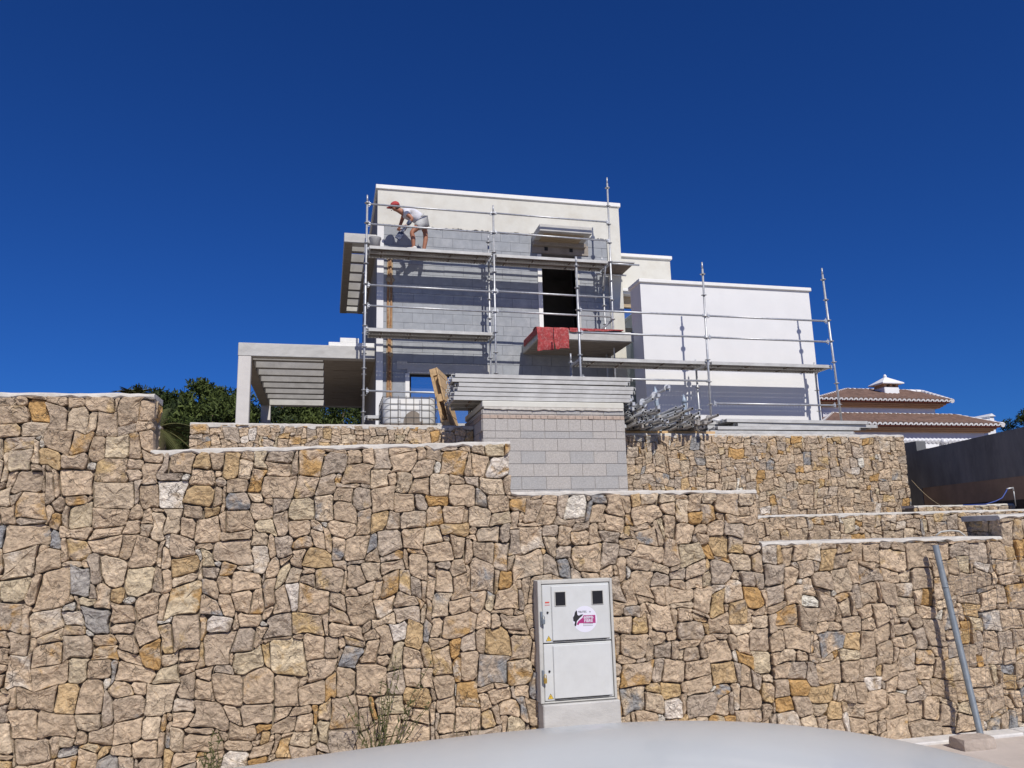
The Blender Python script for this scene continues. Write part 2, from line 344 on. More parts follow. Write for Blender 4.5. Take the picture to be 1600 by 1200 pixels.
# ------------------------------------------------------------------ stone walls
TONES = [((.515,.393,.268),30), ((.545,.418,.286),26), ((.475,.370,.262),18), ((.46,.375,.285),12), ((.565,.450,.315),11), ((.53,.375,.20),6), ((.49,.30,.12),3.2), ((.38,.35,.31),1.2), ((.30,.295,.288),.7), ((.72,.64,.54),2.4), ((.565,.462,.31),3.0)]
PATCH = [((.50,.31,.125),7), ((.31,.305,.295),3.2), ((.66,.57,.455),4), ((.56,.40,.20),6), ((.43,.335,.235),7), ((.50,.405,.295),7)]
def pick(rng, tab):
    r = rng.uniform(0, sum(w for _, w in tab))
    for v, w in tab:
        r -= w
        if r <= 0: return v
    return tab[0][0]
def layout(nu, allowed, rng, big=.34):
    occ = {}; rects = []
    cells = [c for c in allowed]
    aset = set(cells)
    def fits(i, j, w, h): return all(((i+a, j+b) in aset and (i+a, j+b) not in occ) for a in range(w) for b in range(h))
    def put(i, j, w, h):
        for a in range(w):
            for b in range(h): occ[(i+a, j+b)] = len(rects)
        rects.append((i, j, w, h))
    target = big*len(cells); area = 0; tries = 0
    while area < target and tries < 6000:
        tries += 1; i, j = rng.choice(cells); w, h = rng.choice([(4,3),(4,4),(3,4),(5,3),(5,4),(4,3),(5,4),(3,4),(4,5),(6,4),(5,5),(4,4)])
        if fits(i, j, w, h): put(i, j, w, h); area += w*h
    order = sorted(cells, key=lambda c: (c[1], c[0]))
    for (i, j) in order:
        if (i, j) in occ: continue
        opts = [(3,3),(3,2),(2,3),(3,3),(2,2),(4,2),(4,3),(3,4),(2,4),(3,2)]; rng.shuffle(opts)
        opts = sorted(opts, key=lambda s: -(s[0]*s[1]) if rng.random() < .45 else rng.uniform(-12, 0))
        for (w, h) in opts + [(2,2),(2,1),(1,2),(1,3),(3,1),(1,1)]:
            if fits(i, j, w, h): put(i, j, w, h); break
    # absorb single leftover cells into a neighbouring narrow stone where that keeps a rectangle
    out = list(rects)
    for idx, r in enumerate(rects):
        if r is None or out[idx] is None or r[2]*r[3] > 2: continue
        i, j, w, h = out[idx]
        for (di, dj) in ((w, 0), (-1, 0), (0, h), (0, -1)):
            n = occ.get((i+di, j+dj))
            if n is None or out[n] is None or n == idx: continue
            a, b, ww, hh = out[n]
            if di != 0 and b == j and hh == h and ww+w <= 4: new = (min(a, i), j, ww+w, h)
            elif dj != 0 and a == i and ww == w and hh+h <= 4: new = (i, min(b, j), w, hh+h)
            else: continue
            out[n] = new; out[idx] = None
            for q in range(new[2]):
                for p in range(new[3]): occ[(new[0]+q, new[1]+p)] = n
            break
    return [r for r in out if r]

def stone_mesh(poly, fy, depth, rng, tone, patch):
    n0 = len(poly); pts = []
    for i in range(n0):                               # knock the corners off, roughen the long edges
        p, a, b = Vector(poly[i]), Vector(poly[i-1]), Vector(poly[(i+1) % n0])
        da, db = (a-p), (b-p); cut = rng.choice([.006, .009, .012, .016, .022, .032])
        bend = 1.0 if da.length < 1e-6 or db.length < 1e-6 else da.angle(db)
        if bend > 2.75: pts.append(p)
        else: pts += [p+da*min(.34, cut*rng.uniform(.7, 1.3)/max(da.length, 1e-6)), p+db*min(.34, cut*rng.uniform(.7, 1.3)/max(db.length, 1e-6))]
        if db.length > .09:
            nrm = Vector((-db.y, db.x)).normalized(); k = 2 if db.length > .17 else 1
            for t in range(1, k+1): pts.append(p+db*(t/(k+1))+nrm*rng.uniform(-.0015, .006))
    cx = sum(p.x for p in pts)/len(pts); cz = sum(p.y for p in pts)/len(pts); c = Vector((cx, cz))
    size = max((p-c).length for p in pts)
    gap = rng.uniform(.0010, .0034)
    if rng.random() < .12: gap += .0045
    def inset(p, d):
        v = p-c; l = v.length; return c + v*max(.15, 1-d/max(l, 1e-6))
    tu, tz = rng.uniform(-.09, .09), rng.uniform(-.20, .06); bulge = rng.uniform(-.006, .008)*min(1, size/.12); out = rng.uniform(-.018, .014)
    sx = rng.uniform(0, 100)
    def Y(p, base, amp):
        nz = mnoise.noise(Vector((p.x*12+sx, p.y*12, sx*.37)))*amp + mnoise.noise(Vector((p.x*36, p.y*36+sx, 3)))*amp*.6
        return fy + out + base + tu*(p.x-cx) + tz*(p.y-cz) + nz
    n = len(pts); V = []; F = []
    r0 = [inset(p, gap+.008) for p in pts]; r1 = [inset(p, gap) for p in pts]; r2 = [inset(p, gap+rng.uniform(.003, .009)) for p in pts]; r3 = [c.lerp(p, rng.uniform(.62, .80)) for p in pts]; r4 = [c.lerp(p, rng.uniform(.28, .42)) for p in pts]
    V += [(p.x, fy+depth, p.y) for p in r0]
    V += [(p.x, Y(p, .008, .004), p.y) for p in r1]
    V += [(p.x, Y(p, .001, .008), p.y) for p in r2]
    V += [(p.x, Y(p, -bulge*.6+rng.uniform(-.004, .004), .016), p.y) for p in r3]
    V += [(p.x, Y(p, -bulge+rng.uniform(-.004, .004), .018), p.y) for p in r4]
    V.append((cx, Y(c, -bulge, .018), cz))
    for k in range(4):
        for i in range(n):
            i2 = (i+1) % n; F.append((k*n+i, k*n+i2, (k+1)*n+i2, (k+1)*n+i))
    for i in range(n): F.append((4*n+i, 4*n+(i+1) % n, 5*n))
    return V, F, tone, patch

def emit_stones(root, stones, limit, xfm=None):
    stones.sort(key=lambda s: -s[4])
    flip = bool(xfm and xfm(1, 0, 0)[1] < 0)
    def make(name, group):
        V = []; F = []; A = []; B = []
        for (v, f, tone, patch, _) in group:
            o = len(V); V += ([xfm(*p) for p in v] if xfm else v); F += [tuple(i+o for i in (q if not flip else q[::-1])) for q in f]; A += [tone]*len(v); B += [patch]*len(v)
        me = bpy.data.meshes.new(name); off = ORG[root.name]
        me.from_pydata([(a-off.x, b-off.y, c-off.z) for a, b, c in V], [], F); me.materials.append(M['stone'])
        me.polygons.foreach_set('use_smooth', [False]*len(F))
        for nm, dat in (('tone', A), ('patch', B)):
            at_ = me.attributes.new(nm, 'FLOAT_COLOR', 'POINT'); at_.data.foreach_set('color', [x for c in dat for x in c])
        me.update(); o = bpy.data.objects.new(name, me); COL.objects.link(o); o.parent = root; return o
    for s in stones[:limit]: make('stone', [s])
    if len(stones) > limit:
        o = make('small_stones', stones[limit:]); o['kind'] = 'stuff'

def stone_wall(root, u0, u1, z0, tops, fy, seed, mod=.0425, limit=300, deep=None, extra=.36, big=.40, xfm=None):
    """tops: list of (ua, ub, za, zb) along the wall, top height running from za to zb"""
    rng = random.Random(seed)
    def top(u):
        for a, b, za, zb in tops:
            if a <= u <= b: return za+(zb-za)*(u-a)/(b-a)
        return tops[-1][3] if u > tops[-1][1] else tops[0][2]
    nu = max(2, round((u1-u0)/mod)); mu = (u1-u0)/nu
    nz = int((max(max(t[2], t[3]) for t in tops)-z0)/mod)+2
    allowed = []; jt = {}
    for i in range(nu):
        t = top(u0+(i+.5)*mu); n = max(1, round((t-z0)/mod)); jt[i] = n
        allowed += [(i, j) for j in range(n)]
    rects = layout(nu, allowed, rng, big)
    D = {}
    def pos(i, j):
        if (i, j) in D: return D[(i, j)]
        u = u0+i*mu; z = z0+j*mod
        w = Vector((u*2.7, z*2.7, seed*3.1)); f = .072
        du = mnoise.noise(w)*f + rng.uniform(-.50, .50)*mod; dz = mnoise.noise(w+Vector((40, 7, 0)))*f*1.15 + rng.uniform(-.50, .50)*mod
        if i == 0 or i == nu: du = 0
        js = [jt[k] for k in (i-1, i) if k in jt]
        edge = len(js) == 2 and js[0] != js[1] and j >= min(js)
        if edge: du *= .15
        if j == 0: dz = 0
        x, y = u+du, z+dz
        tt = [top(u0+(k+.5)*mu) for k in (i-1, i) if k in jt]
        if j in js and not (edge and j == min(js) and False):
            k = js.index(j); y = (top(min(max(u, u0+1e-4), u1-1e-4)) if js[0] == js[-1] else tt[k]) - rng.uniform(.012, .034)
        else: y = min(y, max(tt)-.03)
        D[(i, j)] = (x, y); return D[(i, j)]
    stones = []
    corners = set()
    for (i, j, w, h) in rects: corners |= {(i, j), (i+w, j), (i, j+h), (i+w, j+h)}
    for (i, j, w, h) in rects:
        Q = [(i+a, j) for a in range(w)] + [(i+w, j+b) for b in range(h)] + [(i+w-a, j+h) for a in range(w)] + [(i, j+h-b) for b in range(h)]
        P = [pos(*q) for q in Q if q in corners]
        tone = pick(rng, TONES); v = rng.uniform(.92, 1.20); tone = tuple(min(.8, x*v) for x in tone)
        if w*h <= 2 and rng.random() < .22: tone = (.64, .59, .50)
        patch = pick(rng, PATCH); share = rng.choice([.80, .80, .72, .64, .60, .56, .50]) 
        d = .13
        if deep and deep(u0+(i+w/2)*mu, z0+(j+h)*mod, i, w, nu): d = extra
        V, F, t_, p_ = stone_mesh(P, fy, d, rng, (*tone, rng.random()), (*patch, share))
        inview = (xfm is not None) or (fy > 7) or (-2.35 < u0+(i+w/2)*mu < 6.5); stones.append((V, F, t_, p_, w*h if inview else w*h*.001))
    emit_stones(root, stones, limit, xfm)
    return top

def cap(root, segs, fy, thick, seed, name='mortar_cap', over=-.004, ext=0.0):
    """rough pale mortar bed along the top of a wall; segs: (ua, ub, za, zb)"""
    rng = random.Random(seed); b = MB()
    for (ua, ub, za, zb) in segs:
        n = max(3, int((ub-ua)/.055)); V = []; F = []
        for i in range(n+1):
            t = i/n; u = ua+(ub-ua)*t; z = za+(zb-za)*t
            q = mnoise.noise(Vector((u*3, seed, 0)))*.5 + rng.uniform(-.5, .5)
            f = fy-over+.014*q; lo = z-.018-.034*max(0, mnoise.noise(Vector((u*6.5, seed, 4)))+.15)-rng.uniform(0, .020)-ext
            hi = z+.006+.005*mnoise.noise(Vector((u*2.2, seed, 9)))+rng.uniform(-.004, .004)
            V += [(u, f+.012, lo), (u, f, lo+.012), (u, f+.002, hi-.014), (u, f+.02, hi), (u, fy+thick, hi+.006), (u, fy+thick, lo)]
        for i in range(n):
            for k in range(6): F.append((i*6+k, i*6+(k+1) % 6, (i+1)*6+(k+1) % 6, (i+1)*6+k)[::-1])
        F.append(tuple(range(6))); F.append(tuple(n*6+k for k in range(6))[::-1])
        b.add(V, F, 0, False)
    return part(name, b, M['mortar'], root)

# front wall along the street (stepped top)
FY = 6.10
fw = thing('stone_wall', 'tall stepped tan rubble stone wall along the street behind the meter cabinet', 'wall', (0.6, FY, 0))
ftops = [(-4.6, -1.25, 2.80, 2.83), (-1.25, 1.44, 2.415, 2.49), (1.44, 3.61, 2.085, 2.08)]
cm = MB()
for a, b_, za, zb in ftops: cm.box(a+(.01 if a > -4 else 0), b_-.012, FY+.045, FY+.34, -.1, min(za, zb)-.035)
part('wall_core', cm, M['core'], fw)
stone_wall(fw, -4.6, 3.61, -.06, ftops, FY, 11, deep=lambda u, z, i, w, n: (u < 1.44 and u > 1.2 and z > 2.0) or (u > 3.4 and z > 1.6), extra=.30)
cap(fw, ftops, FY, .33, 3)
stone_wall(fw, .004, .33, 2.43, [(.004, .33, 2.825, 2.82)], 0.0, 91, limit=60, xfm=lambda u, y, z: (-1.262-y, FY+.02+u, z))

lw = thing('stone_wall', 'lower rubble stone wall at the right with the wire fence before it', 'wall', (4.8, FY, 0))
ltops = [(3.615, 6.08, 1.635, 1.63), (6.08, 9.4, 1.82, 1.88)]
cm = MB(); cm.box(3.62, 6.08, FY+.045, FY+.34, -.1, 1.59); cm.box(6.11, 9.4, FY+.045, FY+.44, -.1, 1.78); part('wall_core', cm, M['core'], lw)
stone_wall(lw, 3.615, 9.4, -.06, ltops, FY, 23)
cap(lw, ltops[:1], FY, .36, 8); cap(lw, ltops[1:], FY, .46, 9)
stone_wall(lw, .004, .42, 1.50, [(.004, .42, 1.81, 1.81)], 0.0, 93, limit=60, xfm=lambda u, y, z: (6.10+y, FY+.44-u, z))

# middle planting tier at the right
mw = thing('stone_wall', 'low rubble stone tier above the right front wall, its middle planting step', 'wall', (7.5, 9.0, 1.45))
mt = [(4.2, 11.5, 1.93, 1.965)]
cm = MB(); cm.box(4.2, 11.5, 9.045, 9.3, 1.2, 1.89); part('wall_core', cm, M['core'], mw)
stone_wall(mw, 4.2, 11.5, 1.38, mt, 9.0, 31)
cap(mw, mt, 9.0, .3, 12)
tw = thing('stone_wall', 'thin strip of stone tier at the foot of the dark wall', 'wall', (11.0, 11.0, 1.8))
tx0 = at(1429, 795, 11.0).x; tt_ = [(tx0, 12.6, 2.10, 2.115)]
cm = MB(); cm.box(tx0, 12.6, 11.045, 11.3, 1.6, 2.06); part('wall_core', cm, M['core'], tw)
stone_wall(tw, tx0, 12.6, 1.75, tt_, 11.0, 37)
cap(tw, tt_, 11.0, .3, 14)

# upper wall right of the block pier
UY = 12.2
uw = thing('stone_wall', 'upper rubble stone wall under the scaffold at the right, tubes overhanging its top', 'wall', (7.5, UY, 1.8))
ut = [(4.55, 10.30, 3.43, 3.435)]
cm = MB(); cm.box(4.6, 10.28, UY+.045, UY+.40, 1.2, 3.37); part('wall_core', cm, M['core'], uw)
stone_wall(uw, 4.55, 10.30, 1.95, ut, UY, 41, deep=lambda u, z, i, w, n: i+w == n, extra=.38)
cap(uw, ut, UY, .42, 21, ext=.03)

# terrace wall at the left
LY = 12.5
twl = thing('stone_wall', 'low terrace stone wall with thick white mortar cap before the pergola', 'wall', (0.2, LY, 2.0))
lt = [(-2.03, 2.335, 3.585, 3.575)]
cm = MB(); cm.box(-2.02, 2.33, LY+.045, LY+.36, 1.7, 3.52); part('wall_core', cm, M['core'], twl)
stone_wall(twl, -2.03, 2.335, 2.72, lt, LY, 53, deep=lambda u, z, i, w, n: i == 0, extra=.34)
cap(twl, lt, LY, .4, 27, ext=.035)

# ------------------------------------------------------------------ block pier with rendered top
BY = 11.8
bp = thing('block_pier', 'bare concrete block pier with thin brick course, scaffold decks stacked on top', 'block wall', (3.5, BY, 1.9))
cm = MB(); cm.box(2.352, 4.70, BY+.012, 13.36, 1.85, 3.74); part('wall_core', cm, M['tanjoint'], bp)
rng = random.Random(77)
def block_piece(x0, x1, z0, z1, y0, root, name='block', mats=None, dep=.03, y1=None):
    b = MB(); j = rng.uniform(0, .004); b.box(x0+.003, x1-.003, y0+j, y0+dep, z0+.003, z1-.003, c=.0035)
    return part(name, b, mats or rng.choice([M['tanblock'], M['tanblock'], M['tanblockb']]), root)
zr = 3.74
rows = [('row', .075, .40), ('brick', .075, .115), ('row', .195, .2), ('row', .115, .40), ('row', .20, .40), ('row', .20, .40), ('row', .20, .40), ('row', .20, .40), ('row', .20, .40)]
for ri, (kd, h, L_) in enumerate(rows):
    z1 = zr; z0 = zr-h; zr = z0
    x = 2.35 - ((ri % 2)*.5*L_ if L_ > .3 else 0)
    while x < 4.70:
        wl = L_*(rng.uniform(.75, 1.15) if kd == 'brick' else 1.0); xa, xb = max(2.35, x), min(4.705, x+wl)
        if xb-xa > .03:
            if kd == 'brick': block_piece(xa, xb, z0, z1-.012, BY-rng.uniform(.0, .012), bp, 'brick', M['brickm'] if 'brickm' in M else M.setdefault('brickm', mat('pinkish_brick', (.46, .36, .29), .95, var=.2, scale=18, bump=.5, bscale=40)))
            else: block_piece(xa, xb, z0, z1, BY, bp)
        x += wl
# left side face of the pier, block courses again
zr = 3.74
for ri, (kd, h, L_) in enumerate(rows):
    z1 = zr; z0 = zr-h; zr = z0
    if z1 < 3.0: break
    y = BY+.03+((ri % 2)*.2 if L_ > .3 else 0)
    while y < 13.36:
        yb = min(13.36, y+L_); b = MB(); b.box(2.338+rng.uniform(0, .004), 2.36, y+.004, yb-.004, z0+.004, z1-.004, c=.004)
        part('brick' if kd == 'brick' else 'block', b, M.get('brickm') if kd == 'brick' else M['tanblock'], bp); y = yb
# rough pale render bands on the pier head
def ragged(x0, x1, ztop, zlow, amp, y0, y1, seed, step=.05):
    rr = random.Random(seed); P = [(x0, ztop)]; n = int((x1-x0)/step)
    for i in range(n+1):
        u = x0+(x1-x0)*i/n; P.append((u, zlow+amp*(mnoise.noise(Vector((u*4, seed, 0)))+.6*rr.uniform(-1, 1))))
    P.append((x1, ztop)); b = MB(); b.prism(P[::-1], y0, y1); return b
part('render_band', ragged(2.37, 4.685, 3.775, 3.735, .012, BY-.022, BY+.03, 5), M['mortar'], bp)
b = MB(); b.box(2.345, 4.70, BY-.012, 13.36, 3.772, 3.87, c=.012); part('pier_head', b, M['cream'], bp)

# ------------------------------------------------------------------ the house under construction
HY = 18.5
hs = thing('house', 'white unfinished villa with grey block facade behind the scaffolds', 'house', (4.3, HY, TER))
X0, X1, ZT = 1.10, 7.51, 10.46
DO = (5.31, 6.22, 6.60, 9.02); WI = (1.90, 3.40, 4.30, 5.74); GO = (5.35, 6.95, TER, 5.72)
core = MB()
cols = [X0, WI[0], WI[1], DO[0], DO[1], X1]
def zspans(a, b):
    holes = []
    for (x0, x1, z0, z1) in (DO, WI):
        if x0-.001 <= a and b <= x1+.001: holes.append((z0, z1))
    z = TER-.4; out = []
    for h0, h1 in sorted(holes): out.append((z, h0)); z = h1
    out.append((z, ZT)); return out
for a, b_ in zip(cols[:-1], cols[1:]):
    for z0, z1 in zspans(a, b_): core.box(a, b_, HY+.012, HY+.30, z0, z1)
part('front_wall', core, M['joint'], hs)
sw = MB(); sw.box(X0, X0+.28, HY+.30, 26.5, TER-.4, ZT); sw.box(X1-.28, X1, HY+.30, 26.5, TER-.4, ZT); sw.box(X0+.28, X1-.28, 26.2, 26.5, TER-.4, ZT)
part('side_wall', sw, M['shadeside'], hs)
fl = MB(); fl.box(X0+.28, X1-.28, HY+.30, 26.2, 6.30, 6.58); fl.box(X0+.28, X1-.28, HY+.30, 26.2, 9.55, 9.85); fl.box(4.2, 4.32, HY+.30, 26.2, 6.58, 9.55); fl.box(4.32, X1-.28, 22.0, 22.12, 6.58, 9.55)
part('floor_slab', fl, M['interior'], hs)
cp = MB(); e = .05
cp.box(X0-e, X1+e, HY-e-.02, HY+.34, ZT, ZT+.115, c=.01); cp.box(X0-e, X0+.33, HY+.345, 26.55, ZT, ZT+.112, c=.01); cp.box(X1-.33, X1+e, HY+.345, 26.55, ZT, ZT+.112, c=.01); cp.box(X0+.335, X1-.335, 26.15, 26.55, ZT, ZT+.112, c=.01)
part('coping', cp, M['coping'], hs)
# render: top band with a ragged lower edge, corner strips
part('render_band', ragged(X0, X1-.37, ZT, 9.53, .028, HY-.028, HY+.01, 15, .035), M['cream'], hs)
b = MB(); b.box(X0, 1.262, HY-.026, HY+.01, TER-.3, 9.50); part('corner_strip', b, M['white'], hs)
b = MB(); b.box(7.14, X1+.004, HY-.030, HY+.01, TER-.3, ZT-.002); part('corner_strip', b, M['cream'], hs)
# jamb strips round door and window
b = MB(); b.box(5.20, 5.31, HY-.022, HY+.28, 6.60, 9.0); part('door_jamb', b, M['coping'], hs)
b = MB(); b.box(6.22, 6.33, HY-.004, HY+.28, 6.60, 9.0); part('door_jamb', b, M['conc'], hs)
for xa in (1.80, 3.40):
    b = MB(); b.box(xa, xa+.10, HY-.020, HY+.26, 4.0, 5.74); part('window_jamb', b, M['coping'], hs)
b = MB(); b.box(1.84, 3.9, HY-.018, HY+.27, 5.742, 6.00); b.box(1.6, 1.84, HY-.018, HY+.02, 5.85, 6.05); part('window_lintel', b, M['conc'], hs)
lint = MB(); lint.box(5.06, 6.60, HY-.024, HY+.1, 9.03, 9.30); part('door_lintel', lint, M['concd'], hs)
for xa in (5.40, 6.08):
    b = MB(); b.box(xa, xa+.09, HY-.030, HY-.020, 9.10, 9.21); part('beam_hole_shade', b, M['blackmatt'], hs)  # black plate on the lintel painted for the dark inside a hole
# blocks of the facade, one by one
rng = random.Random(9); blocks = []
zc = 9.52; r_ = 0
while zc > 4.3:
    h = .25; z0, z1 = zc-h, zc; x = 1.262 - (r_ % 2)*.25 - (rng.uniform(0, .06))
    while x < 7.14:
        xa, xb = max(x, 1.264), min(x+.50, 7.138)
        segs = [(xa, xb)]
        for (o0, o1, p0, p1) in ((5.20, 6.33, 6.55, 9.0), (5.06, 6.60, 9.03, 9.30), (1.84, 3.9, 5.74, 6.0), (1.80, 3.50, 4.0, 5.74), (1.34, 1.49, 4.0, 8.75)):
            if z0 < p1-.02 and z1 > p0+.02:
                ns = []
                for (s0, s1) in segs:
                    if s1 <= o0 or s0 >= o1: ns.append((s0, s1)); continue
                    if s0 < o0: ns.append((s0, o0))
                    if s1 > o1: ns.append((o1, s1))
                segs = ns
        for (s0, s1) in segs:
            if s1-s0 > .05: blocks.append((s0, s1, z0, z1))
        x += .50
    zc -= h; r_ += 1
seen = [q for q in blocks if not (q[3] < 5.75 and q[0] > 3.6) and q[2] > 4.5]
rest = [q for q in blocks if q not in seen]
seen.sort(key=lambda q: -(q[1]-q[0])*(q[3]-q[2])); rest += seen[295:]; seen = seen[:295]
for (xa, xb, z0, z1) in seen:
    b = MB(); d = rng.uniform(0, .006); b.box(xa+.0025, xb-.0025, HY-.002+d, HY+.02, z0+.0025, z1-.0025, c=.003); part('block', b, rng.choice([M['block'], M['block'], M['blockb']]), hs)
b = MB()
for (xa, xb, z0, z1) in rest: b.box(xa+.0035, xb-.0035, HY-.003, HY+.02, z0+.003, z1-.003)
part('lower_blocks', b, M['block'], hs, kind='stuff')
# chase with orange conduits
b = MB(); b.box(1.345, 1.485, HY+.004, HY+.02, 4.1, 8.72); part('wall_chase', b, M['form'], hs)
for xx, q in ((1.385, 0), (1.44, 3)):
    P = [(xx+.012*math.sin(z*2.3+q), HY-.004+.008*math.sin(z*1.7+q), z) for z in [4.1+i*.1 for i in range(47)]]
    b = MB(); b.path(P, [.021+.004*((i % 2)) for i in range(47)], 7); part('conduit', b, M['orange'], hs)
for zz, s_ in ((6.20, .075), (8.10, .09)):
    b = MB(); b.sphere((1.42, HY-.0, zz), s_*1.3, .03, s_, 9, 6); part('foam_patch', b, M['form'], hs)
# window with frame and panes
wi = MB(); wx0, wx1, wz0, wz1 = WI
for q in ((wx0, wx1, wz1-.05, wz1), (wx0, wx1, wz0, wz0+.05), (wx0, wx0+.05, wz0+.05, wz1-.05), (wx1-.05, wx1, wz0+.05, wz1-.05), (2.66, 2.71, wz0+.05, wz1-.05)): wi.box(q[0], q[1], HY+.10, HY+.16, q[2], q[3], c=.005)
wf = part('window', wi, M['blackmatt'], hs)
for q in ((wx0+.05, 2.66), (2.71, wx1-.05)):
    b = MB(); b.box(q[0], q[1], HY+.125, HY+.14, wz0+.05, wz1-.05); part('pane', b, M['pane'], wf)
# canopy slab over the door, formwork underneath
cy0 = 17.70
b = MB(); b.box(5.07, 6.45, cy0, HY-.03, 9.31, 9.50, c=.012); part('door_canopy', b, M['conc'], hs)
b = MB()
for i in range(3): b.box(5.22, 6.28, cy0+.13+i*.2, cy0+.30+i*.2, 9.292, 9.309)
part('canopy_form_board', b, M['form'], hs)
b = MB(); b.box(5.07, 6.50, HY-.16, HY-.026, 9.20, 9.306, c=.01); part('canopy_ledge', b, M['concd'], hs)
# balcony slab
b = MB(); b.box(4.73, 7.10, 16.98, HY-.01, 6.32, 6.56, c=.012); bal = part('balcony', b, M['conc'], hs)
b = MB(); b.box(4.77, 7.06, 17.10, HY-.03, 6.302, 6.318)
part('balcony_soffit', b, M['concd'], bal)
for i in range(5):
    b = MB(); yy = 17.16+i*.26; b.box(4.80, 7.04, yy, yy+.235, 6.292, 6.303); part('form_board_mark', b, M['concd'], bal)
# ground floor opening under the balcony
b = MB(); b.box(5.2, 7.0, HY-.012, HY+.0, 5.0, 5.70); part('shaded_opening_panel', b, M['concd'], hs)  # flat brown sheet standing for the opening's shade
for xx in (6.45, 6.62, 6.8):
    b = MB(); b.box(xx, xx+.05, HY-.03, HY-.013, 4.2, 5.66); part('timber_prop', b, M['bark'], hs)
# set back block and link with a narrow window
b = MB(); b.box(X1, 9.41, 19.5, 26, TER-.4, 9.46); part('setback_wall', b, M['cream'], hs)
b = MB(); b.box(X1+.06, 9.46, 19.44, 26.05, 9.46, 9.56, c=.01); part('coping', b, M['coping'], hs)
zl = at(975, 456, 18.8).z
b = MB(); b.box(X1, 7.60, 18.8, 19.5, TER, zl); b.box(7.60, 8.4, 18.8, 19.5, zl-.05, zl); b.box(7.60, 8.4, 19.2, 19.5, TER, zl-.05); part('link_wall', b, M['white'], hs)
b = MB(); b.box(X1-.02, 8.4, 18.74, 19.49, zl+.002, zl+.09, c=.01); part('coping', b, M['coping'], hs)
sh = MB(); sh.box(7.60, 8.3, 19.02, 19.10, zl-.36, zl-.052); part('shutter_box', sh, M['form'], hs)
wn = MB(); wn.box(7.60, 7.65, 19.05, 19.11, TER, zl-.37); wn.box(7.65, 8.3, 19.05, 19.11, zl-1.02, zl-.93); w2 = part('window', wn, M['blackmatt'], hs)
b = MB(); b.box(7.652, 8.3, 19.085, 19.10, zl-.93, zl-.365); b.box(7.652, 8.3, 19.085, 19.10, TER, zl-1.02); part('pane', b, M['pane'], w2)
# right white block
RX0, RX1, RY, RZ = 7.11, 11.61, 16.4, 7.62
b = MB(); b.box(RX0, RX1, RY, 17.02, TER-.4, RZ); b.box(8.05, RX1, 17.02, 22.5, TER-.4, RZ); part('wing_wall', b, M['white'], hs)
b = MB(); b.box(RX0-.04, RX1+.05, RY-.05, 17.06, RZ, RZ+.09, c=.01); b.box(8.0, RX1+.05, 17.065, 22.5, RZ, RZ+.088, c=.01); part('coping', b, M['coping'], hs)
# upper louvre frame left of the house
lx0, lx1, ly0, ly1, lz0, lz1 = .30, 1.10, 18.62, 24.8, 9.06, 9.30
b = MB(); b.box(lx0, lx1, ly0, ly0+.30, lz0, lz1, c=.01); b.box(lx0, lx0+.21, ly0+.30, ly1-.25, lz0+.003, lz1-.003, c=.01); b.box(lx0, lx1, ly1-.25, ly1, lz0, lz1, c=.01); b.box(.86, lx1, ly0+.30, ly1-.25, lz0+.003, lz1-.003)
lv = part('louvre_frame', b, [M['conc']], hs)
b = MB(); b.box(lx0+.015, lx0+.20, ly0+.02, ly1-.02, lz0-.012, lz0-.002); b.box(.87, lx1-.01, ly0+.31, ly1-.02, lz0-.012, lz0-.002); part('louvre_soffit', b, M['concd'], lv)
for i in range(7):
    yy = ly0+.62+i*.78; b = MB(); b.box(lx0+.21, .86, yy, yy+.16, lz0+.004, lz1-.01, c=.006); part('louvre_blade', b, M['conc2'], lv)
# pergola at the left: front beam, side beam, posts, blades and solid slab bay
PY = 18.72; pz0, pz1 = 6.12, 6.44; px0 = -2.08
b = MB(); b.box(px0, X0, PY, PY+.26, pz0, pz1, c=.012); part('pergola_beam', b, M['conc'], hs)
b = MB(); b.box(px0, px0+.28, PY+.26, 25.4, pz0+.003, pz1-.004, c=.01); part('pergola_beam', b, M['concd'], hs)
b = MB(); b.box(px0, X0, 25.4, 25.7, pz0, pz1, c=.01); part('pergola_beam', b, M['conc'], hs)
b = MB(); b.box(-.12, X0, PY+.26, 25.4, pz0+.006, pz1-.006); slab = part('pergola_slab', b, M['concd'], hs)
for i in range(6):
    yy = PY+.36+i*1.0
    b = MB(); b.box(.12, .9, yy, yy+.94, pz0-.008, pz0+.004); part('form_panel', b, M['concd'], slab)
for i in range(7):
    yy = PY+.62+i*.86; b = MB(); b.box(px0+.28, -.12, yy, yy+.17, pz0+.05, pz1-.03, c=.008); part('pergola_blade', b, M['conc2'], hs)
for (xx, yy) in ((px0+.01, PY+.005), (px0+.02, 25.42)):
    b = MB(); b.box(xx, xx+.29, yy, yy+.25, TER-.2, pz0-.001, c=.012); part('pergola_post', b, M['concw'], hs)
b = MB(); b.box(-.02, X0, PY+.06, PY+.3, pz1+.002, pz1+.10, c=.01); b.box(.25, .70, PY+.08, PY+.34, pz1+.102, pz1+.22, c=.01); part('parapet_stub', b, M['coping'], hs)
b = MB(); b.box(-1.6, X0, 21.4, 21.7, TER, 4.72, c=.01); part('planter_wall', b, M['conc'], hs)

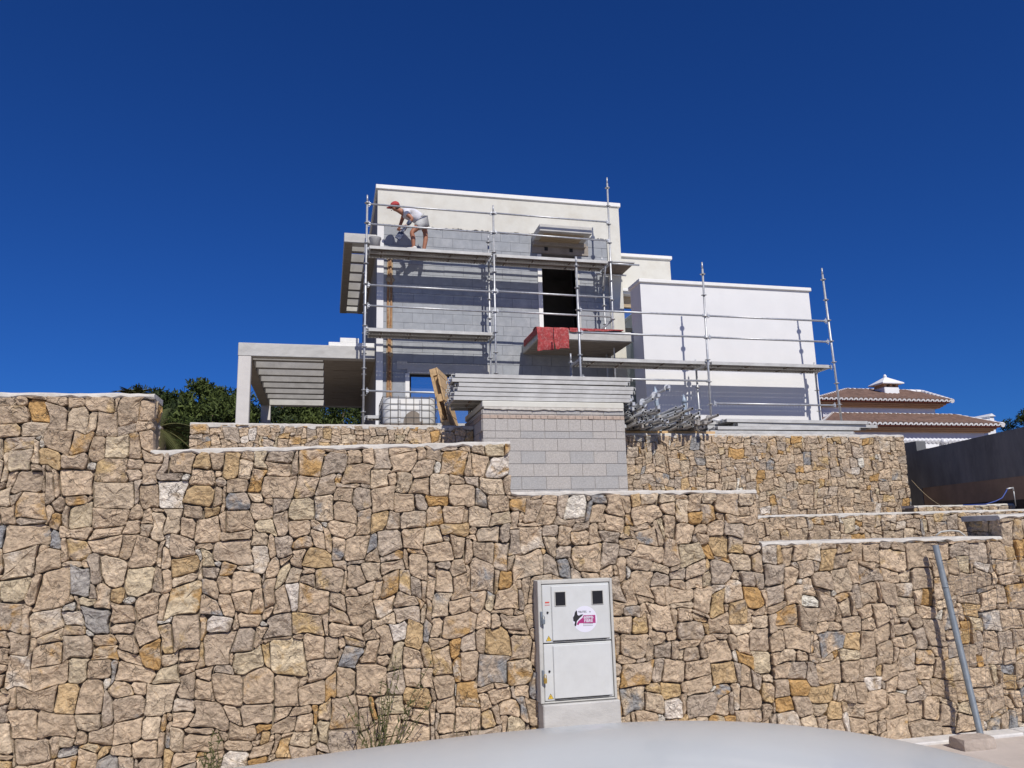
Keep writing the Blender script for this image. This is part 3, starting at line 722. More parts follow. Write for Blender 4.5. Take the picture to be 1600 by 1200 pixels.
# ------------------------------------------------------------------ scaffolds
TR = .0245
def rosette(z, x, y, mb):
    mb.lathe([(.026, -.005), (.062, -.005), (.062, .005), (.026, .005)], (x, y, z), 10)
def standard(root, x, y, z0, z1, zr0, lean=(0, 0)):
    b = MB(); n = 6
    zs = z1-.16
    b.tube((x+lean[0], y, z0), (x, y, zs), TR, 8); b.tube((x, y, zs), (x, y, z1), TR*.78, 8)
    s = part('standard', b, M['steel'], root)
    z = zr0
    while z > z0+.05:
        if z < z1-.02:
            t = (z-z0)/(z1-z0); rb = MB(); rosette(z, x+lean[0]*(1-t), y, rb); part('rosette', rb, M['steel'], s)
        z -= .5
    return s
def ledger(root, p0, p1, name='ledger', r=.0235):
    b = MB(); p0, p1 = Vector(p0), Vector(p1); d = (p1-p0).normalized(); b.tube(p0+d*.05, p1-d*.05, r, 8)
    for p, s in ((p0, 1), (p1, -1)):
        c = p+d*.055*s; b.box(-.032, .032, -.018, .018, -.04, .04, M=Matrix.Translation(c) @ Matrix.Rotation(math.atan2(d.y, d.x), 4, 'Z'), c=.008)
        b.box(-.006, .006, -.004, .004, -.07, .075, M=Matrix.Translation(c+d*.012*s*-1) @ Matrix.Rotation(math.atan2(d.y, d.x), 4, 'Z'))
    return part(name, b, M['steel'], root)
DECKME = {}
def deck_mb(L_, w=.32, holes=True, h=.070):
    """steel deck lying along +X from the origin: perforated top sheet, folded side flanges, end hooks, two stiffeners"""
    b = MB()
    if holes:
        n = int(L_/.075); du = L_/n; ys = [0, .050, .064, .153, .167, .256, .270, .32]; ys = [y*w/.32 for y in ys]
        xs = []
        for i in range(n): xs += [i*du, i*du+du*.40, i*du+du*.60]
        xs.append(L_); V = [(x, y, 0) for y in ys for x in xs]; F = []; nx = len(xs)
        for j in range(len(ys)-1):
            for i in range(nx-1):
                if j % 2 == 1 and i % 3 == 1: continue
                F.append((j*nx+i, j*nx+i+1, (j+1)*nx+i+1, (j+1)*nx+i))
        b.add(V, F, 1)
        b.v[-len(V):] = [(v[0], v[1], v[2]-.001) for v in V]
    else: b.box(0, L_, .004, w-.004, -.003, 0)
    b.box(0, L_, -.002, .0015, -h, .001); b.box(0, L_, w-.0015, w+.002, -h, .001)
    b.box(0, L_, .0016, .024, -h, -h+.003); b.box(0, L_, w-.024, w-.0016, -h, -h+.003)
    for x in (.30, L_/3, 2*L_/3, L_-.30): b.box(x-.012, x+.012, .0016, w-.0016, -h+.004, -h+.026, 1)
    for x in (0, L_-.03): b.box(x, x+.03, .03, w-.03, -h+.01, -.004)
    for y in (.06, w-.06):
        b.box(-.055, -.001, y-.02, y+.02, -.012, .0); b.box(-.055, -.045, y-.02, y+.02, -.05, -.0125)
        b.box(L_+.001, L_+.055, y-.02, y+.02, -.012, .0); b.box(L_+.045, L_+.055, y-.02, y+.02, -.05, -.0125)
    return b
def deck_part(root, x, y, z, L_, w=.32):
    key = (round(L_, 2), round(w, 2))
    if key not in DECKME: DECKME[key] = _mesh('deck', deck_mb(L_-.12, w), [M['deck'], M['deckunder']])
    o = bpy.data.objects.new('deck', DECKME[key]); COL.objects.link(o); o.parent = root
    o.location = Vector((x+.06, y, z)) - ORG[root.name]; return o

A = thing('scaffold', 'tall galvanised tube scaffold with a worker standing before the grey block facade', 'scaffold', (3.8, 17.5, TER))
AX = (.80, 3.84, 6.85); AYo, AYi = 17.50, 18.16
z573 = 9.60
tops = (at(575, 305, AYo).z, at(771, 321, AYo).z, at(951.5, 278, AYo).z)
rz = (9.63, 9.55, 9.47+1.0)
standard(A, AX[0], AYo, TER, tops[0], 9.62, (-.04, 0)); standard(A, AX[1], AYo, TER, tops[1], 9.58, (-.02, 0)); standard(A, AX[2], AYo, TER, tops[2], 10.52, (-.08, 0))
standard(A, AX[0], AYi, TER, 9.0, 8.62); standard(A, AX[1], AYi, TER, 9.30, 9.10); standard(A, AX[2], AYi, TER, 8.9, 8.58)
for i in (0, 1):
    xa, xb = AX[i], AX[i+1]
    for z in (9.60, 9.10, 7.60, 7.10): ledger(A, (xa, AYo, z-(.0)), (xb, AYo, z-.02), 'guard_rail')
    ledger(A, (xa, AYi, 8.73), (xb, AYi, 8.72))
    if i == 0: ledger(A, (xa, AYi, 6.74), (xb, AYi, 6.73))
ledger(A, (AX[0], AYo, 5.10), (AX[1], AYo, 5.08), 'guard_rail')
for zd in (8.555, 6.555, 4.52):
    for x in (AX if zd > 8 else AX[:2] if zd > 6 else AX[:1]):
        ledger(A, (x, AYo, zd-.045), (x, AYi, zd-.045), 'transom')
for i in (0, 1):
    for k in (0, 1): deck_part(A, AX[i]+.005, AYo+.03+k*.325, 8.575-.02*i, AX[i+1]-AX[i]-.01, .30)
for k in (0, 1): deck_part(A, AX[0]+.005, AYo+.03+k*.325, 6.575, AX[1]-AX[0]-.01, .30)
deck_part(A, AX[0]+.005, AYo+.03, 4.55, .60, .30)
# short end platform past the last standard
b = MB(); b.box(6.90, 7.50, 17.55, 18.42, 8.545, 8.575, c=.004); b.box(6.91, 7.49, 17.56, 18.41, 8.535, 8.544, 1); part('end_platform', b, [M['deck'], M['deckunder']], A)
for yy, xe in ((17.56, 7.62), (18.36, 7.58)):
    b = MB(); b.tube((6.75, yy, 8.50), (xe, yy, 8.50), TR, 8); part('end_bracket', b, M['steel'], A)
b = MB(); b.tube((6.4, 18.1, 6.65), (6.86, 17.55, 7.05), TR, 8); part('brace', b, M['steel'], A)
b = MB(); b.tube((AX[2], AYi, 7.95), (AX[2]-.12, AYo+.1, 8.45), TR*.9, 8); part('brace', b, M['steel'], A)

B = thing('scaffold', 'shorter tube scaffold in front of the white wing at the right', 'scaffold', (8.3, 15.4, TER))
BX = (5.21, 8.22, 11.32); BYo, BYi = 15.40, 16.06
standard(B, BX[0], BYo, TER, at(899, 401, BYo).z, 7.56, (-.01, 0)); standard(B, BX[1], BYo, TER, at(1099, 410, BYo).z, 7.54, (-.08, 0)); standard(B, BX[2], BYo, TER, at(1281.5, 419, BYo).z, 7.58, (.10, 0))
for x, zt in zip(BX, (5.75, 5.70, 5.72)): standard(B, x, BYi, TER, zt, 5.54)
for z in (6.56, 6.06):
    for i in (0, 1): ledger(B, (BX[i], BYo, z), (BX[i+1], BYo, z), 'guard_rail')
ledger(B, (BX[0], BYo, 5.06), (BX[1], BYo, 5.06), 'guard_rail'); ledger(B, (BX[1], BYo, 4.56), (BX[2], BYo, 4.56), 'guard_rail')
for x in BX: ledger(B, (x, BYo, 5.47), (x, BYi, 5.47), 'transom')
for i in (0, 1):
    for k in (0, 1): deck_part(B, BX[i]+.005, BYo+.03+k*.325, 5.515, BX[i+1]-BX[i]-.01, .30)
# base jack stub at the middle foot
b = MB(); b.tube((8.05, 15.38, 4.18), (8.70, 15.38, 4.18), TR, 8); part('ledger', b, M['steel'], B)

# ------------------------------------------------------------------ loose scaffold parts
def loose_deck(x, y, z, L_, rotz, label, group, tilt=0.0):
    key = ('loose', round(L_, 2))
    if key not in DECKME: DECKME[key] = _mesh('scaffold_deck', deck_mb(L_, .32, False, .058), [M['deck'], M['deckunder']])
    o = bpy.data.objects.new('scaffold_deck', DECKME[key]); COL.objects.link(o)
    o.location = (x, y, z); o.rotation_euler = (0, tilt, rotz); o['label'] = label; o['category'] = 'scaffold deck'; o['group'] = group; return o
rng = random.Random(4); ords = ['bottom', 'second', 'third', 'fourth', 'fifth', 'top']
for layer in range(6):
    for c_ in range(3):
        x = 1.93 + c_*.03 + rng.uniform(-.05, .05) + (.02 if layer % 2 else 0); y = 11.86 + c_*.345 + rng.uniform(-.008, .008)
        lab = ('galvanised scaffold deck, %s from below in the front row stacked on the block pier' % ords[layer]) if c_ == 0 else 'galvanised scaffold deck behind the front row of the stack on the block pier'
        if c_ == 0 and layer in (0, 5): lab = 'galvanised scaffold deck, %s one of the front row stacked on the block pier' % ords[layer]
        loose_deck(x, y, 3.875+.073*(layer+1)-.002, 2.93, rng.uniform(-.006, .006), lab, 'decks stacked on the block pier', rng.uniform(-.002, .003))
# pile on the wall at the right
pr = [(6.70, 12.72, 1, 2.95, .0, 0.0, 'lowest front deck of the pile on the right stone wall'), (6.84, 12.70, 2, 2.95, .010, -.004, 'second front deck of the pile on the right stone wall'), (7.28, 12.76, 3, 2.93, .004, .002, 'third front deck, reaching furthest right, of the right stone wall pile'), (7.05, 12.74, 4, 2.93, -.006, .006, 'top front deck, slightly askew, of the pile on the right stone wall'),
      (6.95, 13.06, 1, 2.95, .0, 0, 'lowest rear deck of the pile on the right stone wall'), (6.90, 13.05, 2, 2.95, -.01, 0, 'second rear deck of the pile on the right stone wall'), (6.84, 13.08, 3, 2.9, .006, 0, 'third rear deck of the pile on the right stone wall'), (6.80, 13.07, 4, 2.9, .0, 0, 'top rear deck of the pile on the right stone wall')]
for x, y, n, L_, rz_, tl, lab in pr: loose_deck(x, y, 3.495+.073*n, L_, rz_, 'galvanised '+lab, 'decks piled on the right stone wall', tl)
for i, xx in enumerate((6.9, 9.2)):
    q = MB(); q.box(xx, xx+.09, 12.68, 13.4, 3.40, 3.495, c=.006); solo('timber_bearer', q, M['wood'], ('timber bearer under the left end of the right deck pile', 'timber bearer under the right end of the right deck pile')[i], 'timber', (xx, 12.68, 3.40), 'timber bearers under the right deck pile')
# a few decks on the ground behind the pier
for i in range(3): loose_deck(1.95, 14.5+i*.01, TER+.30+.075*(i+1), 2.93, .0, 'pale scaffold deck, %s of three behind the leaning pallet' % ('lowest', 'middle', 'top')[i], 'decks lying behind the pallet')
b = MB()
for xx in (2.1, 4.5): b.box(xx, xx+.1, 14.45, 14.9, TER, TER+.302)
for i, xx in enumerate((2.1, 4.5)):
    q = MB(); q.box(xx, xx+.1, 14.45, 14.9, TER, TER+.302, c=.006); solo('timber_bearer', q, M['wood'], ('timber bearer under the left end of the decks behind the pallet', 'timber bearer under the right end of the decks behind the pier')[i], 'timber', (xx, 14.45, TER), 'timber bearers under the decks')

def hollow_tube(mb, p0, p1, r, n=9, mi=0, mi2=1):
    p0, p1 = Vector(p0), Vector(p1); t = (p1-p0).normalized(); a = t.orthogonal().normalized(); c_ = t.cross(a); o = []
    for p, rr in ((p1, r), (p0, r), (p0, r*.80), (p0+t*.12, r*.78)):
        for k in range(n): q = 2*math.pi*k/n; o.append(p+(a*math.cos(q)+c_*math.sin(q))*rr)
    F = []
    o0 = len(mb.v)
    mb.add(o, [], 0)
    for i in range(3):
        for k in range(n):
            k2 = (k+1) % n; mb.f.append((o0+i*n+k, o0+i*n+k2, o0+(i+1)*n+k2, o0+(i+1)*n+k)); mb.m.append(mi if i < 2 else mi2); mb.sm.append(True)
    mb.f.append(tuple(o0+3*n+k for k in range(n))); mb.m.append(mi2); mb.sm.append(False)
    mb.f.append(tuple(o0+k for k in range(n))); mb.m.append(mi); mb.sm.append(False)
def loose_tube(x, y, z, L_, dx, dz, label, group, ros=(), m='rust', heads=False):
    """tube lying front to back: its open near end at (x, y, z)"""
    p0 = Vector((x, y, z)); p1 = p0+Vector((dx, 1, dz)).normalized()*L_; b = MB(); hollow_tube(b, p0, p1, TR)
    t = (p1-p0).normalized()
    for s in ros:
        c_ = p0+t*s; q = t.to_track_quat('Z', 'Y').to_matrix().to_4x4(); rb = MB(); rb.lathe([(.026, -.006), (.062, -.006), (.062, .006), (.026, .006)], (0, 0, 0), 10); rb.xf(Matrix.Translation(c_) @ q)
        b.add(rb.v, rb.f, 0, False)
    if heads:
        c_ = p0+t*.03; b.box(-.03, .03, -.04, .05, -.035, .035, M=Matrix.Translation(c_), c=.01)
    return solo('scaffold_tube', b, [M[m], M['blackmatt']], label, 'scaffold tube', (x, y, z), group)
rng = random.Random(21); zb = 3.50
h1 = 'loose grey scaffold tube in the heap beside the block pier'
for lay in range(9):
    n = (12, 12, 11, 11, 10, 9, 4, 3, 2)[lay]
    for i in range(n):
        x = 4.84+.064*i+rng.uniform(-.022, .022)+(lay % 2)*.03; z = zb+.025+lay*.058+rng.uniform(-.014, .016)
        y = 11.96+rng.uniform(-.20, .34)
        loose_tube(x, y, z, rng.uniform(1.8, 2.5), rng.uniform(-.05, .05), rng.uniform(-.03, .02), h1, 'tubes heaped beside the block pier', m=rng.choice(['rust', 'steel', 'steel']), heads=rng.random() < .3)
loose_tube(5.56, 11.88, 4.175, 2.4, -.03, -.06, 'scaffold standard with discs, topmost of the heap beside the block pier', 'tubes heaped beside the block pier', (.07, .57, 1.07, 1.57), 'steel', True)
loose_tube(5.44, 12.05, 4.06, 2.4, .0, -.05, 'scaffold standard with discs, second on the heap beside the block pier', 'tubes heaped beside the block pier', (.16, .66, 1.16), 'steel', True)
loose_tube(5.30, 11.98, 3.98, 2.3, -.02, -.03, 'scaffold standard with discs, third on the heap beside the block pier', 'tubes heaped beside the block pier', (.40, .90), 'steel', False)
h2 = 'loose dirty scaffold tube in the heap between the two rack posts'
for lay in range(7):
    for i in range((9, 8, 8, 7, 6, 4, 3)[lay]):
        x = 5.74+.064*i+lay*.012+rng.uniform(-.022, .022); z = zb+.03+lay*.057+rng.uniform(-.012, .014); y = 12.0+rng.uniform(-.12, .30)
        loose_tube(x, y, z, rng.uniform(1.7, 2.4), rng.uniform(-.05, .05), rng.uniform(-.02, .02), h2, 'tubes heaped between the rack posts', m=rng.choice(['rust', 'rust', 'steel']), heads=rng.random() < .35)
loose_tube(6.40, 11.84, 3.70, 2.0, -.04, -.03, 'upper of two tubes sticking out furthest right from the tube heap', 'tubes heaped between the rack posts', (.3,), 'rust')
loose_tube(6.32, 11.90, 3.60, 2.0, -.03, .0, 'lower of two tubes sticking out furthest right from the tube heap', 'tubes heaped between the rack posts', (), 'rust')
for i, (xx, yy, lab) in enumerate(((5.68, 12.62, 'bluish pointed rack post standing between the two tube heaps'), (6.55, 13.3, 'bluish pointed rack post behind the right tube heap'))):
    b = MB(); b.box(-.03, .03, -.03, .03, 0, .72, c=.006); b.lathe([(.05, .70), (.055, .74), (.03, .80), (.012, .86)], (0, 0, 0), 8)
    b.box(-.05, .05, -.05, .05, .001, .02)
    b.xf(Matrix.Translation((xx, yy, 3.47)) @ Matrix.Rotation(R(-3), 4, 'Y')); solo('rack_post', b, M['rackblue'], lab, 'post', (xx, yy, 3.47), 'rack posts of the tube heaps')
for i, yy in enumerate((12.35, 13.6)):
    b = MB(); b.box(4.80, 6.60, yy, yy+.07, 3.445, 3.497, c=.006); solo('timber_bearer', b, M['wood'], ('front timber bearer under the tube heaps', 'rear timber bearer under the tube heaps')[i], 'timber', (4.8, yy, 3.445), 'timber bearers under the tubes')

# ------------------------------------------------------------------ meter cabinet in the front wall
CY = 5.975
def cpt(zx, zy, Y=CY): return at(800+zx/4.8, 880+zy/4.8, Y)
cab = thing('meter_cabinet', 'pale grey electric meter cabinet with two doors set in the stone wall', 'cabinet', (1.92, FY, 0))
fl_, fr_, ft_, fb_ = cpt(190, 130).x, cpt(745, 122).x+.004, cpt(400, 124).z, cpt(400, 1045).z
b = MB(); rim = .030; dep = FY+.02
b.box(fl_, fl_+rim, CY, dep, fb_, ft_, c=.004); b.box(fr_-rim*.7, fr_, CY, dep, fb_, ft_, c=.004); b.box(fl_+rim, fr_-rim*.7, CY, dep, ft_-.028, ft_, c=.004); b.box(fl_+rim, fr_-rim*.7, CY, dep, fb_, fb_+.012, c=.004); b.box(fl_+rim, fr_-rim*.7, CY+.05, dep, fb_+.012, ft_-.028)
part('frame', b, M['cabframe'], cab)
dx0, dx1 = fl_+rim+.004, fr_-rim*.7-.004; zm = cpt(400, 597).z
def cab_door(z0, z1, up):
    b = MB(); b.box(dx0, dx1, CY+.006, CY+.049, z0, z1, c=.005)
    d = part('door', b, M['cab'], cab, 'upper door with two dark reading windows' if up else 'plain lower door')
    px = dx0+.072
    b = MB(); b.box(px, dx1-.012, CY-.006, CY+.007, z0+.014, z1-.012, c=.005); part('raised_panel', b, M['cab'], d)
    b = MB(); b.box(px+.006, dx1-.04, CY-.0045, CY+.004, z0+.0085, z0+.0135); part('drip_gap_shade', b, M['blackmatt'], d)  # black strip painted for the shade below the raised panel
    b = MB(); zk = z0+(z1-z0)*.52; b.lathe([(.008, -.004), (.008, .004)], (dx0+.040, CY+.003, zk), 12, axis='Y'); part('key_hole', b, M['blackmatt'], d)
    # lock at the door edge
    b = MB(); zl_ = z0+(z1-z0)*.38; b.box(dx0-.022, dx0-.004, CY-.016, CY+.005, zl_-.03, zl_+.07, c=.003); part('hasp', b, M['pipe'], d)
    b = MB(); b.box(dx0-.014, dx0+.010, CY-.034, CY-.016, zl_-.022, zl_+.016, c=.004); b.path([(dx0-.010, CY-.025, zl_+.014), (dx0-.010, CY-.025, zl_+.034), (dx0-.002, CY-.025, zl_+.042), (dx0+.006, CY-.025, zl_+.034), (dx0+.006, CY-.025, zl_+.014)], .003, 6)
    part('padlock', b, M['pipe'] if up else M['brass'], d)
    # warning triangle with a bolt
    tx, tz, s_ = dx0+.044, z0+.030, .021
    b = MB(); b.prism([(tx-s_*1.1, tz-s_*.75), (tx+s_*1.1, tz-s_*.75), (tx, tz+s_*1.15)], CY+.0062, CY+.0048); part('warning_triangle', b, M['blackmatt'], d)
    b = MB(); b.prism([(tx-s_*.88, tz-s_*.62), (tx+s_*.88, tz-s_*.62), (tx, tz+s_*.90)], CY+.0048, CY+.0040); part('warning_field', b, M['yellow'], d)
    b = MB(); b.prism([(tx+.002, tz+.011), (tx-.004, tz-.001), (tx, tz-.001), (tx-.002, tz-.010), (tx+.005, tz+.002), (tx+.001, tz+.002)], CY+.0040, CY+.0034); part('bolt_sign', b, M['blackmatt'], d)
    return d
dl = cab_door(fb_+.016, zm-.004, False); du = cab_door(zm+.004, ft_-.032, True)
for (za, zb_) in (((318, 325), (400, 207)), ((595, 312), (680, 197))):
    p0, p1 = cpt(*za), cpt(*zb_)
    b = MB(); b.box(p0.x, p1.x, CY-.012, CY-.0055, p0.z, p1.z, c=.004); wfr = part('reading_window', b, M['cabframe'], du)
    b = MB(); b.box(p0.x+.007, p1.x-.007, CY-.0135, CY-.0118, p0.z+.007, p1.z-.007); part('window_pane', b, M['black'], wfr)
p0 = cpt(265, 300)
b = MB()
for i, (w_, dz_) in enumerate(((.034, 0), (.040, -.016))): b.box(p0.x-w_/2, p0.x+w_/2, CY+.004, CY+.0058, p0.z+dz_, p0.z+dz_+(.010 if i == 0 else .003))
part('red_maker_mark', b, M['redprint'], du)
# round sticker
def text_mb(txt, size, x, z, y, align='CENTER', sx=1.0, bold=0.0):
    cu = bpy.data.curves.new('t', 'FONT'); cu.body = txt; cu.size = size; cu.align_x = align; cu.align_y = 'CENTER'; cu.extrude = .0002; cu.offset = bold
    o = bpy.data.objects.new('t', cu); COL.objects.link(o); dg = bpy.context.evaluated_depsgraph_get(); me = bpy.data.meshes.new_from_object(o.evaluated_get(dg))
    b = MB(); b.add([(x+v.co.x*sx, y-v.co.z, z+v.co.y) for v in me.vertices], [tuple(p.vertices) for p in me.polygons])
    bpy.data.objects.remove(o); bpy.data.curves.remove(cu); bpy.data.meshes.remove(me); return b
sc = cpt(545, 418); sr = .098; SY = CY-.0062
def disc(cx, cz, r, y0, y1, n=36): b = MB(); b.prism([(cx+r*math.cos(2*math.pi*i/n), cz+r*math.sin(2*math.pi*i/n)) for i in range(n)], y0, y1); return b
st = part('sticker', disc(sc.x, sc.z, sr, SY, SY-.0006), M['stickerw'], du)
def sk(zx, zy):  # from the 70-pixel close-up of the sticker
    return at(880+zx/17.14, 930+zy/17.14, CY)
def skpoly(pts, lay): b = MB(); b.prism([(sk(*p).x, sk(*p).z) for p in pts], SY-.0006-lay*.0005, SY-.0010-lay*.0005); return b
part('magenta_field', skpoly([(400,690),(510,600),(535,535),(850,525),(862,740),(430,750),(400,800),(350,780)][::-1], 0), M['magenta'], st)
part('dog_silhouette', skpoly([(255,600),(290,530),(300,470),(340,400),(365,430),(370,520),(410,545),(470,515),(530,510),(490,560),(430,610),(400,650),(360,690),(340,820),(310,830),(290,790),(310,710),(265,690)][::-1], 1), M['blackmatt'], st)
p = sk(505, 445); part('printed_name', text_mb('TELITEC', .0190, p.x, p.z, SY-.0012, bold=.0003), M['blackmatt'], st)
p = sk(668, 590); part('printed_words', text_mb('600Mb', .0285, p.x, p.z, SY-.0022, bold=.0007), M['stickerw'], st)
p = sk(668, 682); part('printed_words', text_mb('FIBRE', .0300, p.x, p.z, SY-.0022, bold=.0007), M['stickerw'], st)
b = MB()
for (x0_, x1_, zz) in ((530, 800, 765), (530, 790, 812)): 
    a0, a1 = sk(x0_, zz), sk(x1_, zz); n = 9
    for i in range(n): b.box(a0.x+(a1.x-a0.x)*i/n, a0.x+(a1.x-a0.x)*(i+.7)/n, SY-.0012, SY-.0007, a0.z-.0035, a0.z+.0025)
part('small_print', b, M['greyprint'], st, kind='stuff')
p = sk(708, 440); part('emblem', disc(p.x, p.z, .006, SY-.0006, SY-.0011, 12), M['greyprint'], st)
# concrete plinth
pl0, pl1 = at(849, 1112, 5.95).x, at(970, 1108, 5.95).x
b = MB(); b.box(pl0, pl1, 5.945, FY+.02, -.05, fb_-.004, c=.008); part('plinth', b, M['conc'], cab)

# ------------------------------------------------------------------ parked car (only its roof shows)
car = thing('parked_car', 'silver white car parked before the wall, only its roof in view', 'car', (.70, 1.22, 0))
cxc, cyc = .70, 1.16
def roofz(x, v):
    d = x-.50
    return 1.370 - (.052*d*d if d < 0 else .135*d*d+.09*d**4) - .070*abs(v)**2.6
def grid_surface(mb, fn, nu, nv, mi=0, thick=None):
    V = [fn(i/nu, j/nv) for j in range(nv+1) for i in range(nu+1)]; F = [(j*(nu+1)+i, j*(nu+1)+i+1, (j+1)*(nu+1)+i+1, (j+1)*(nu+1)+i) for j in range(nv) for i in range(nu)]
    mb.add(V, F, mi, True)
b = MB()
RL0, RL1, RW = -.55, 1.48, .57
def roof_fn(s, t):
    u = s*2-1; v = t*2-1
    x = (RL0+RL1)/2 + (RL1-RL0)/2*u; y = cyc + RW*v*(1-.05*u*u)
    return (x, y, roofz(x, v))
grid_surface(b, roof_fn, 48, 32)
part('roof', b, M['carpaint'], car)
# body side profile, lofted across the width
prof = [(-1.38,.34),(-1.42,.52),(-1.36,.72),(-1.20,.84),(-.72,.93),(1.95,.98),(2.52,.95),(2.66,.80),(2.68,.50),(2.60,.32),(2.2,.26),(-1.1,.26)]
b = MB(); rows_ = []
for k, (yy, sc_) in enumerate(((-.86, .965), (-.89, .985), (-.86, 1.0), (.86, 1.0), (.89, .985), (.86, .965))):
    pass
V = []; F = []; ns = len(prof)
for yy, ins in ((-.80, .05), (-.87, .012), (-.885, 0), (.885, 0), (.87, .012), (.80, .05)):
    for (px_, pz_) in prof: V.append((px_+(ins if px_ < .6 else -ins), cyc+yy*.95, pz_-(ins*.6 if pz_ > .6 else -ins*.6)))
for k in range(5):
    for i in range(ns): F.append((k*ns+i, k*ns+(i+1) % ns, (k+1)*ns+(i+1) % ns, (k+1)*ns+i))
F.append(tuple(range(ns))[::-1]); F.append(tuple(5*ns+i for i in range(ns))); b.add(V, F, 0, True); part('body', b, M['carpaint'], car)
def quadpart(name, pts, m): 
    b = MB(); b.add(pts, [tuple(range(len(pts)))]); n = len(pts); return part(name, b, m, car)
zb0 = .955
rf = lambda u, v: Vector(roof_fn((u+1)/2, (v+1)/2))
for sgn in (-1, 1):
    e0 = rf(-1, sgn); e1 = rf(1, sgn); em = rf(.0, sgn)
    base = lambda x: Vector((x, cyc+sgn*.80, zb0))
    for (xa, xb, ua, ub) in ((-.92, .48, -.90, -.02), (.56, 1.72, .06, .80)):
        pts = [base(xa), base(xb), rf(ub, sgn)+Vector((0, 0, -.03)), rf((ua+ub)/2, sgn)+Vector((0, 0, -.03)), rf(ua, sgn)+Vector((0, 0, -.03))]
        quadpart('side_window', pts if sgn < 0 else pts[::-1], M['glass'])
    for (xb0, ub0, w_) in ((-1.06, -1.0, .10), (.49, -.015, .07), (1.74, .82, .30)):
        pts = [base(xb0)+Vector((0, sgn*.008, 0)), base(xb0+w_)+Vector((0, sgn*.008, 0)), rf(min(1, ub0+w_*.8), sgn)+Vector((0, sgn*.006, .0)), rf(ub0, sgn)+Vector((0, sgn*.006, .0))]
        quadpart('pillar', pts if sgn < 0 else pts[::-1], M['carpaint'])
    b = MB(); P = [rf(-1+2*i/16, sgn)+Vector((0, sgn*.01, -.018)) for i in range(17)]; b.path(P, .016, 6); part('roof_rail_trim', b, M['carpaint'], car)
quadpart('windscreen', [Vector((-1.02, cyc-.76, .945)), rf(-1, -1), rf(-1, -.5), rf(-1, 0), rf(-1, .5), rf(-1, 1), Vector((-1.02, cyc+.76, .945))], M['glass'])
quadpart('rear_window', [Vector((2.30, cyc+.74, .97)), rf(1, 1), rf(1, .5), rf(1, 0), rf(1, -.5), rf(1, -1), Vector((2.30, cyc-.74, .97))], M['glass'])
for xx in (-.72, 1.88):
    for sgn in (-1, 1):
        yc_ = cyc+sgn*.76
        b = MB(); b.lathe([(.20, -.10), (.30, -.10), (.315, -.06), (.315, .06), (.30, .10), (.20, .10)], (xx, yc_, .285), 24, axis='Y'); w_ = part('wheel', b, M['tyre'], car)
        b = MB(); b.lathe([(.05, sgn*.085), (.20, sgn*.105), (.20, sgn*.09)][::1], (xx, yc_, .285), 20, axis='Y'); part('rim', b, M['rim'], w_)
for sgn in (-1, 1):
    b = MB(); b.sphere((-1.30, cyc+sgn*.60, .70), .10, .17, .075); part('headlight', b, M['lamp'], car)
    b = MB(); b.box(2.60, 2.675, cyc+sgn*.66-.12, cyc+sgn*.66+.12, .66, .88, c=.02); part('tail_light', b, M['redlamp'], car)
    b = MB(); b.sphere((-.72, cyc+sgn*.93, 1.0), .07, .10, .06); part('wing_mirror', b, M['carpaint'], car)

# ------------------------------------------------------------------ wire fence and its foot at the right
fe = thing('wire_fence', 'leaning grey fence post with sagging rusty wire mesh before the right wall', 'fence', (5.34, 5.86, 0))
b = MB(); ptop, pbot = Vector((5.222, 5.965, 1.575)), Vector((5.325, 5.845, -.03)); hollow_tube(b, ptop, pbot, .026, 12); b.tube(ptop.lerp(pbot, .22), ptop.lerp(pbot, .225), .029, 12); part('post', b, [M['pipe'], M['blackmatt']], fe)
rng = random.Random(61)
zs = [1.44, 1.40, 1.28, 1.16, 1.02, .97, .86, .74, .60, .545, .40, .30, .17]
for q, z0_ in enumerate(zs):
    P = []
    for i in range(36):
        t = i/35; x = ptop.lerp(pbot, (1.575-z0_)/1.575).x + t*1.75
        P.append((x, 5.90+.03*math.sin(x*5+q)+.02*mnoise.noise(Vector((x*4, q, 0))), z0_+.03*mnoise.noise(Vector((x*3.3, q*1.7, 2)))+.012*math.sin(x*16+q)+.02*t))
    b = MB(); b.path(P, .0017, 5, caps=False); part('wire', b, M['wire'], fe)
for i in range(13):
    x0_ = 5.36+i*.135+rng.uniform(-.03, .03); P = []
    for k in range(22):
        z = 1.50-k*.065; P.append((x0_+.012*math.sin(z*9+i)+.03*mnoise.noise(Vector((z*2, i, 7))), 5.905+.03*math.sin(x0_*5+z*3), z))
    b = MB(); b.path(P, .0015, 5, caps=False); part('wire', b, M['wire'], fe)
def lump(x0, x1, y0, y1, z0, z1, seed, n=3, amp=.012):
    bm = bmesh.new(); bmesh.ops.create_cube(bm, size=1.0); bmesh.ops.subdivide_edges(bm, edges=list(bm.edges), cuts=n, use_grid_fill=True)
    for v in bm.verts:
        c_ = v.co; q = Vector(((x0+x1)/2+c_.x*(x1-x0), (y0+y1)/2+c_.y*(y1-y0), (z0+z1)/2+c_.z*(z1-z0)))
        k = max(0, abs(c_.x)+abs(c_.y)+abs(c_.z)-1.05)*.12
        nv = mnoise.noise_vector(q*7+Vector((seed, 0, 0)))
        v.co = q + nv*amp - Vector((c_.x*(x1-x0), c_.y*(y1-y0), c_.z*(z1-z0)))*k
    bm.verts.index_update(); b = MB(); b.add([tuple(v.co) for v in bm.verts], [tuple(v.index for v in f.verts) for f in bm.faces], 0, False); bm.free(); return b
solo('concrete_lump', lump(at(1496, 1148, 5.72).x, at(1546, 1146, 5.72).x, 5.66, 5.82, -.04, .058, 4), M['rock'], 'rough pale concrete lump on the ground at the fence post foot', 'concrete lump', (5.2, 5.74, -.03))

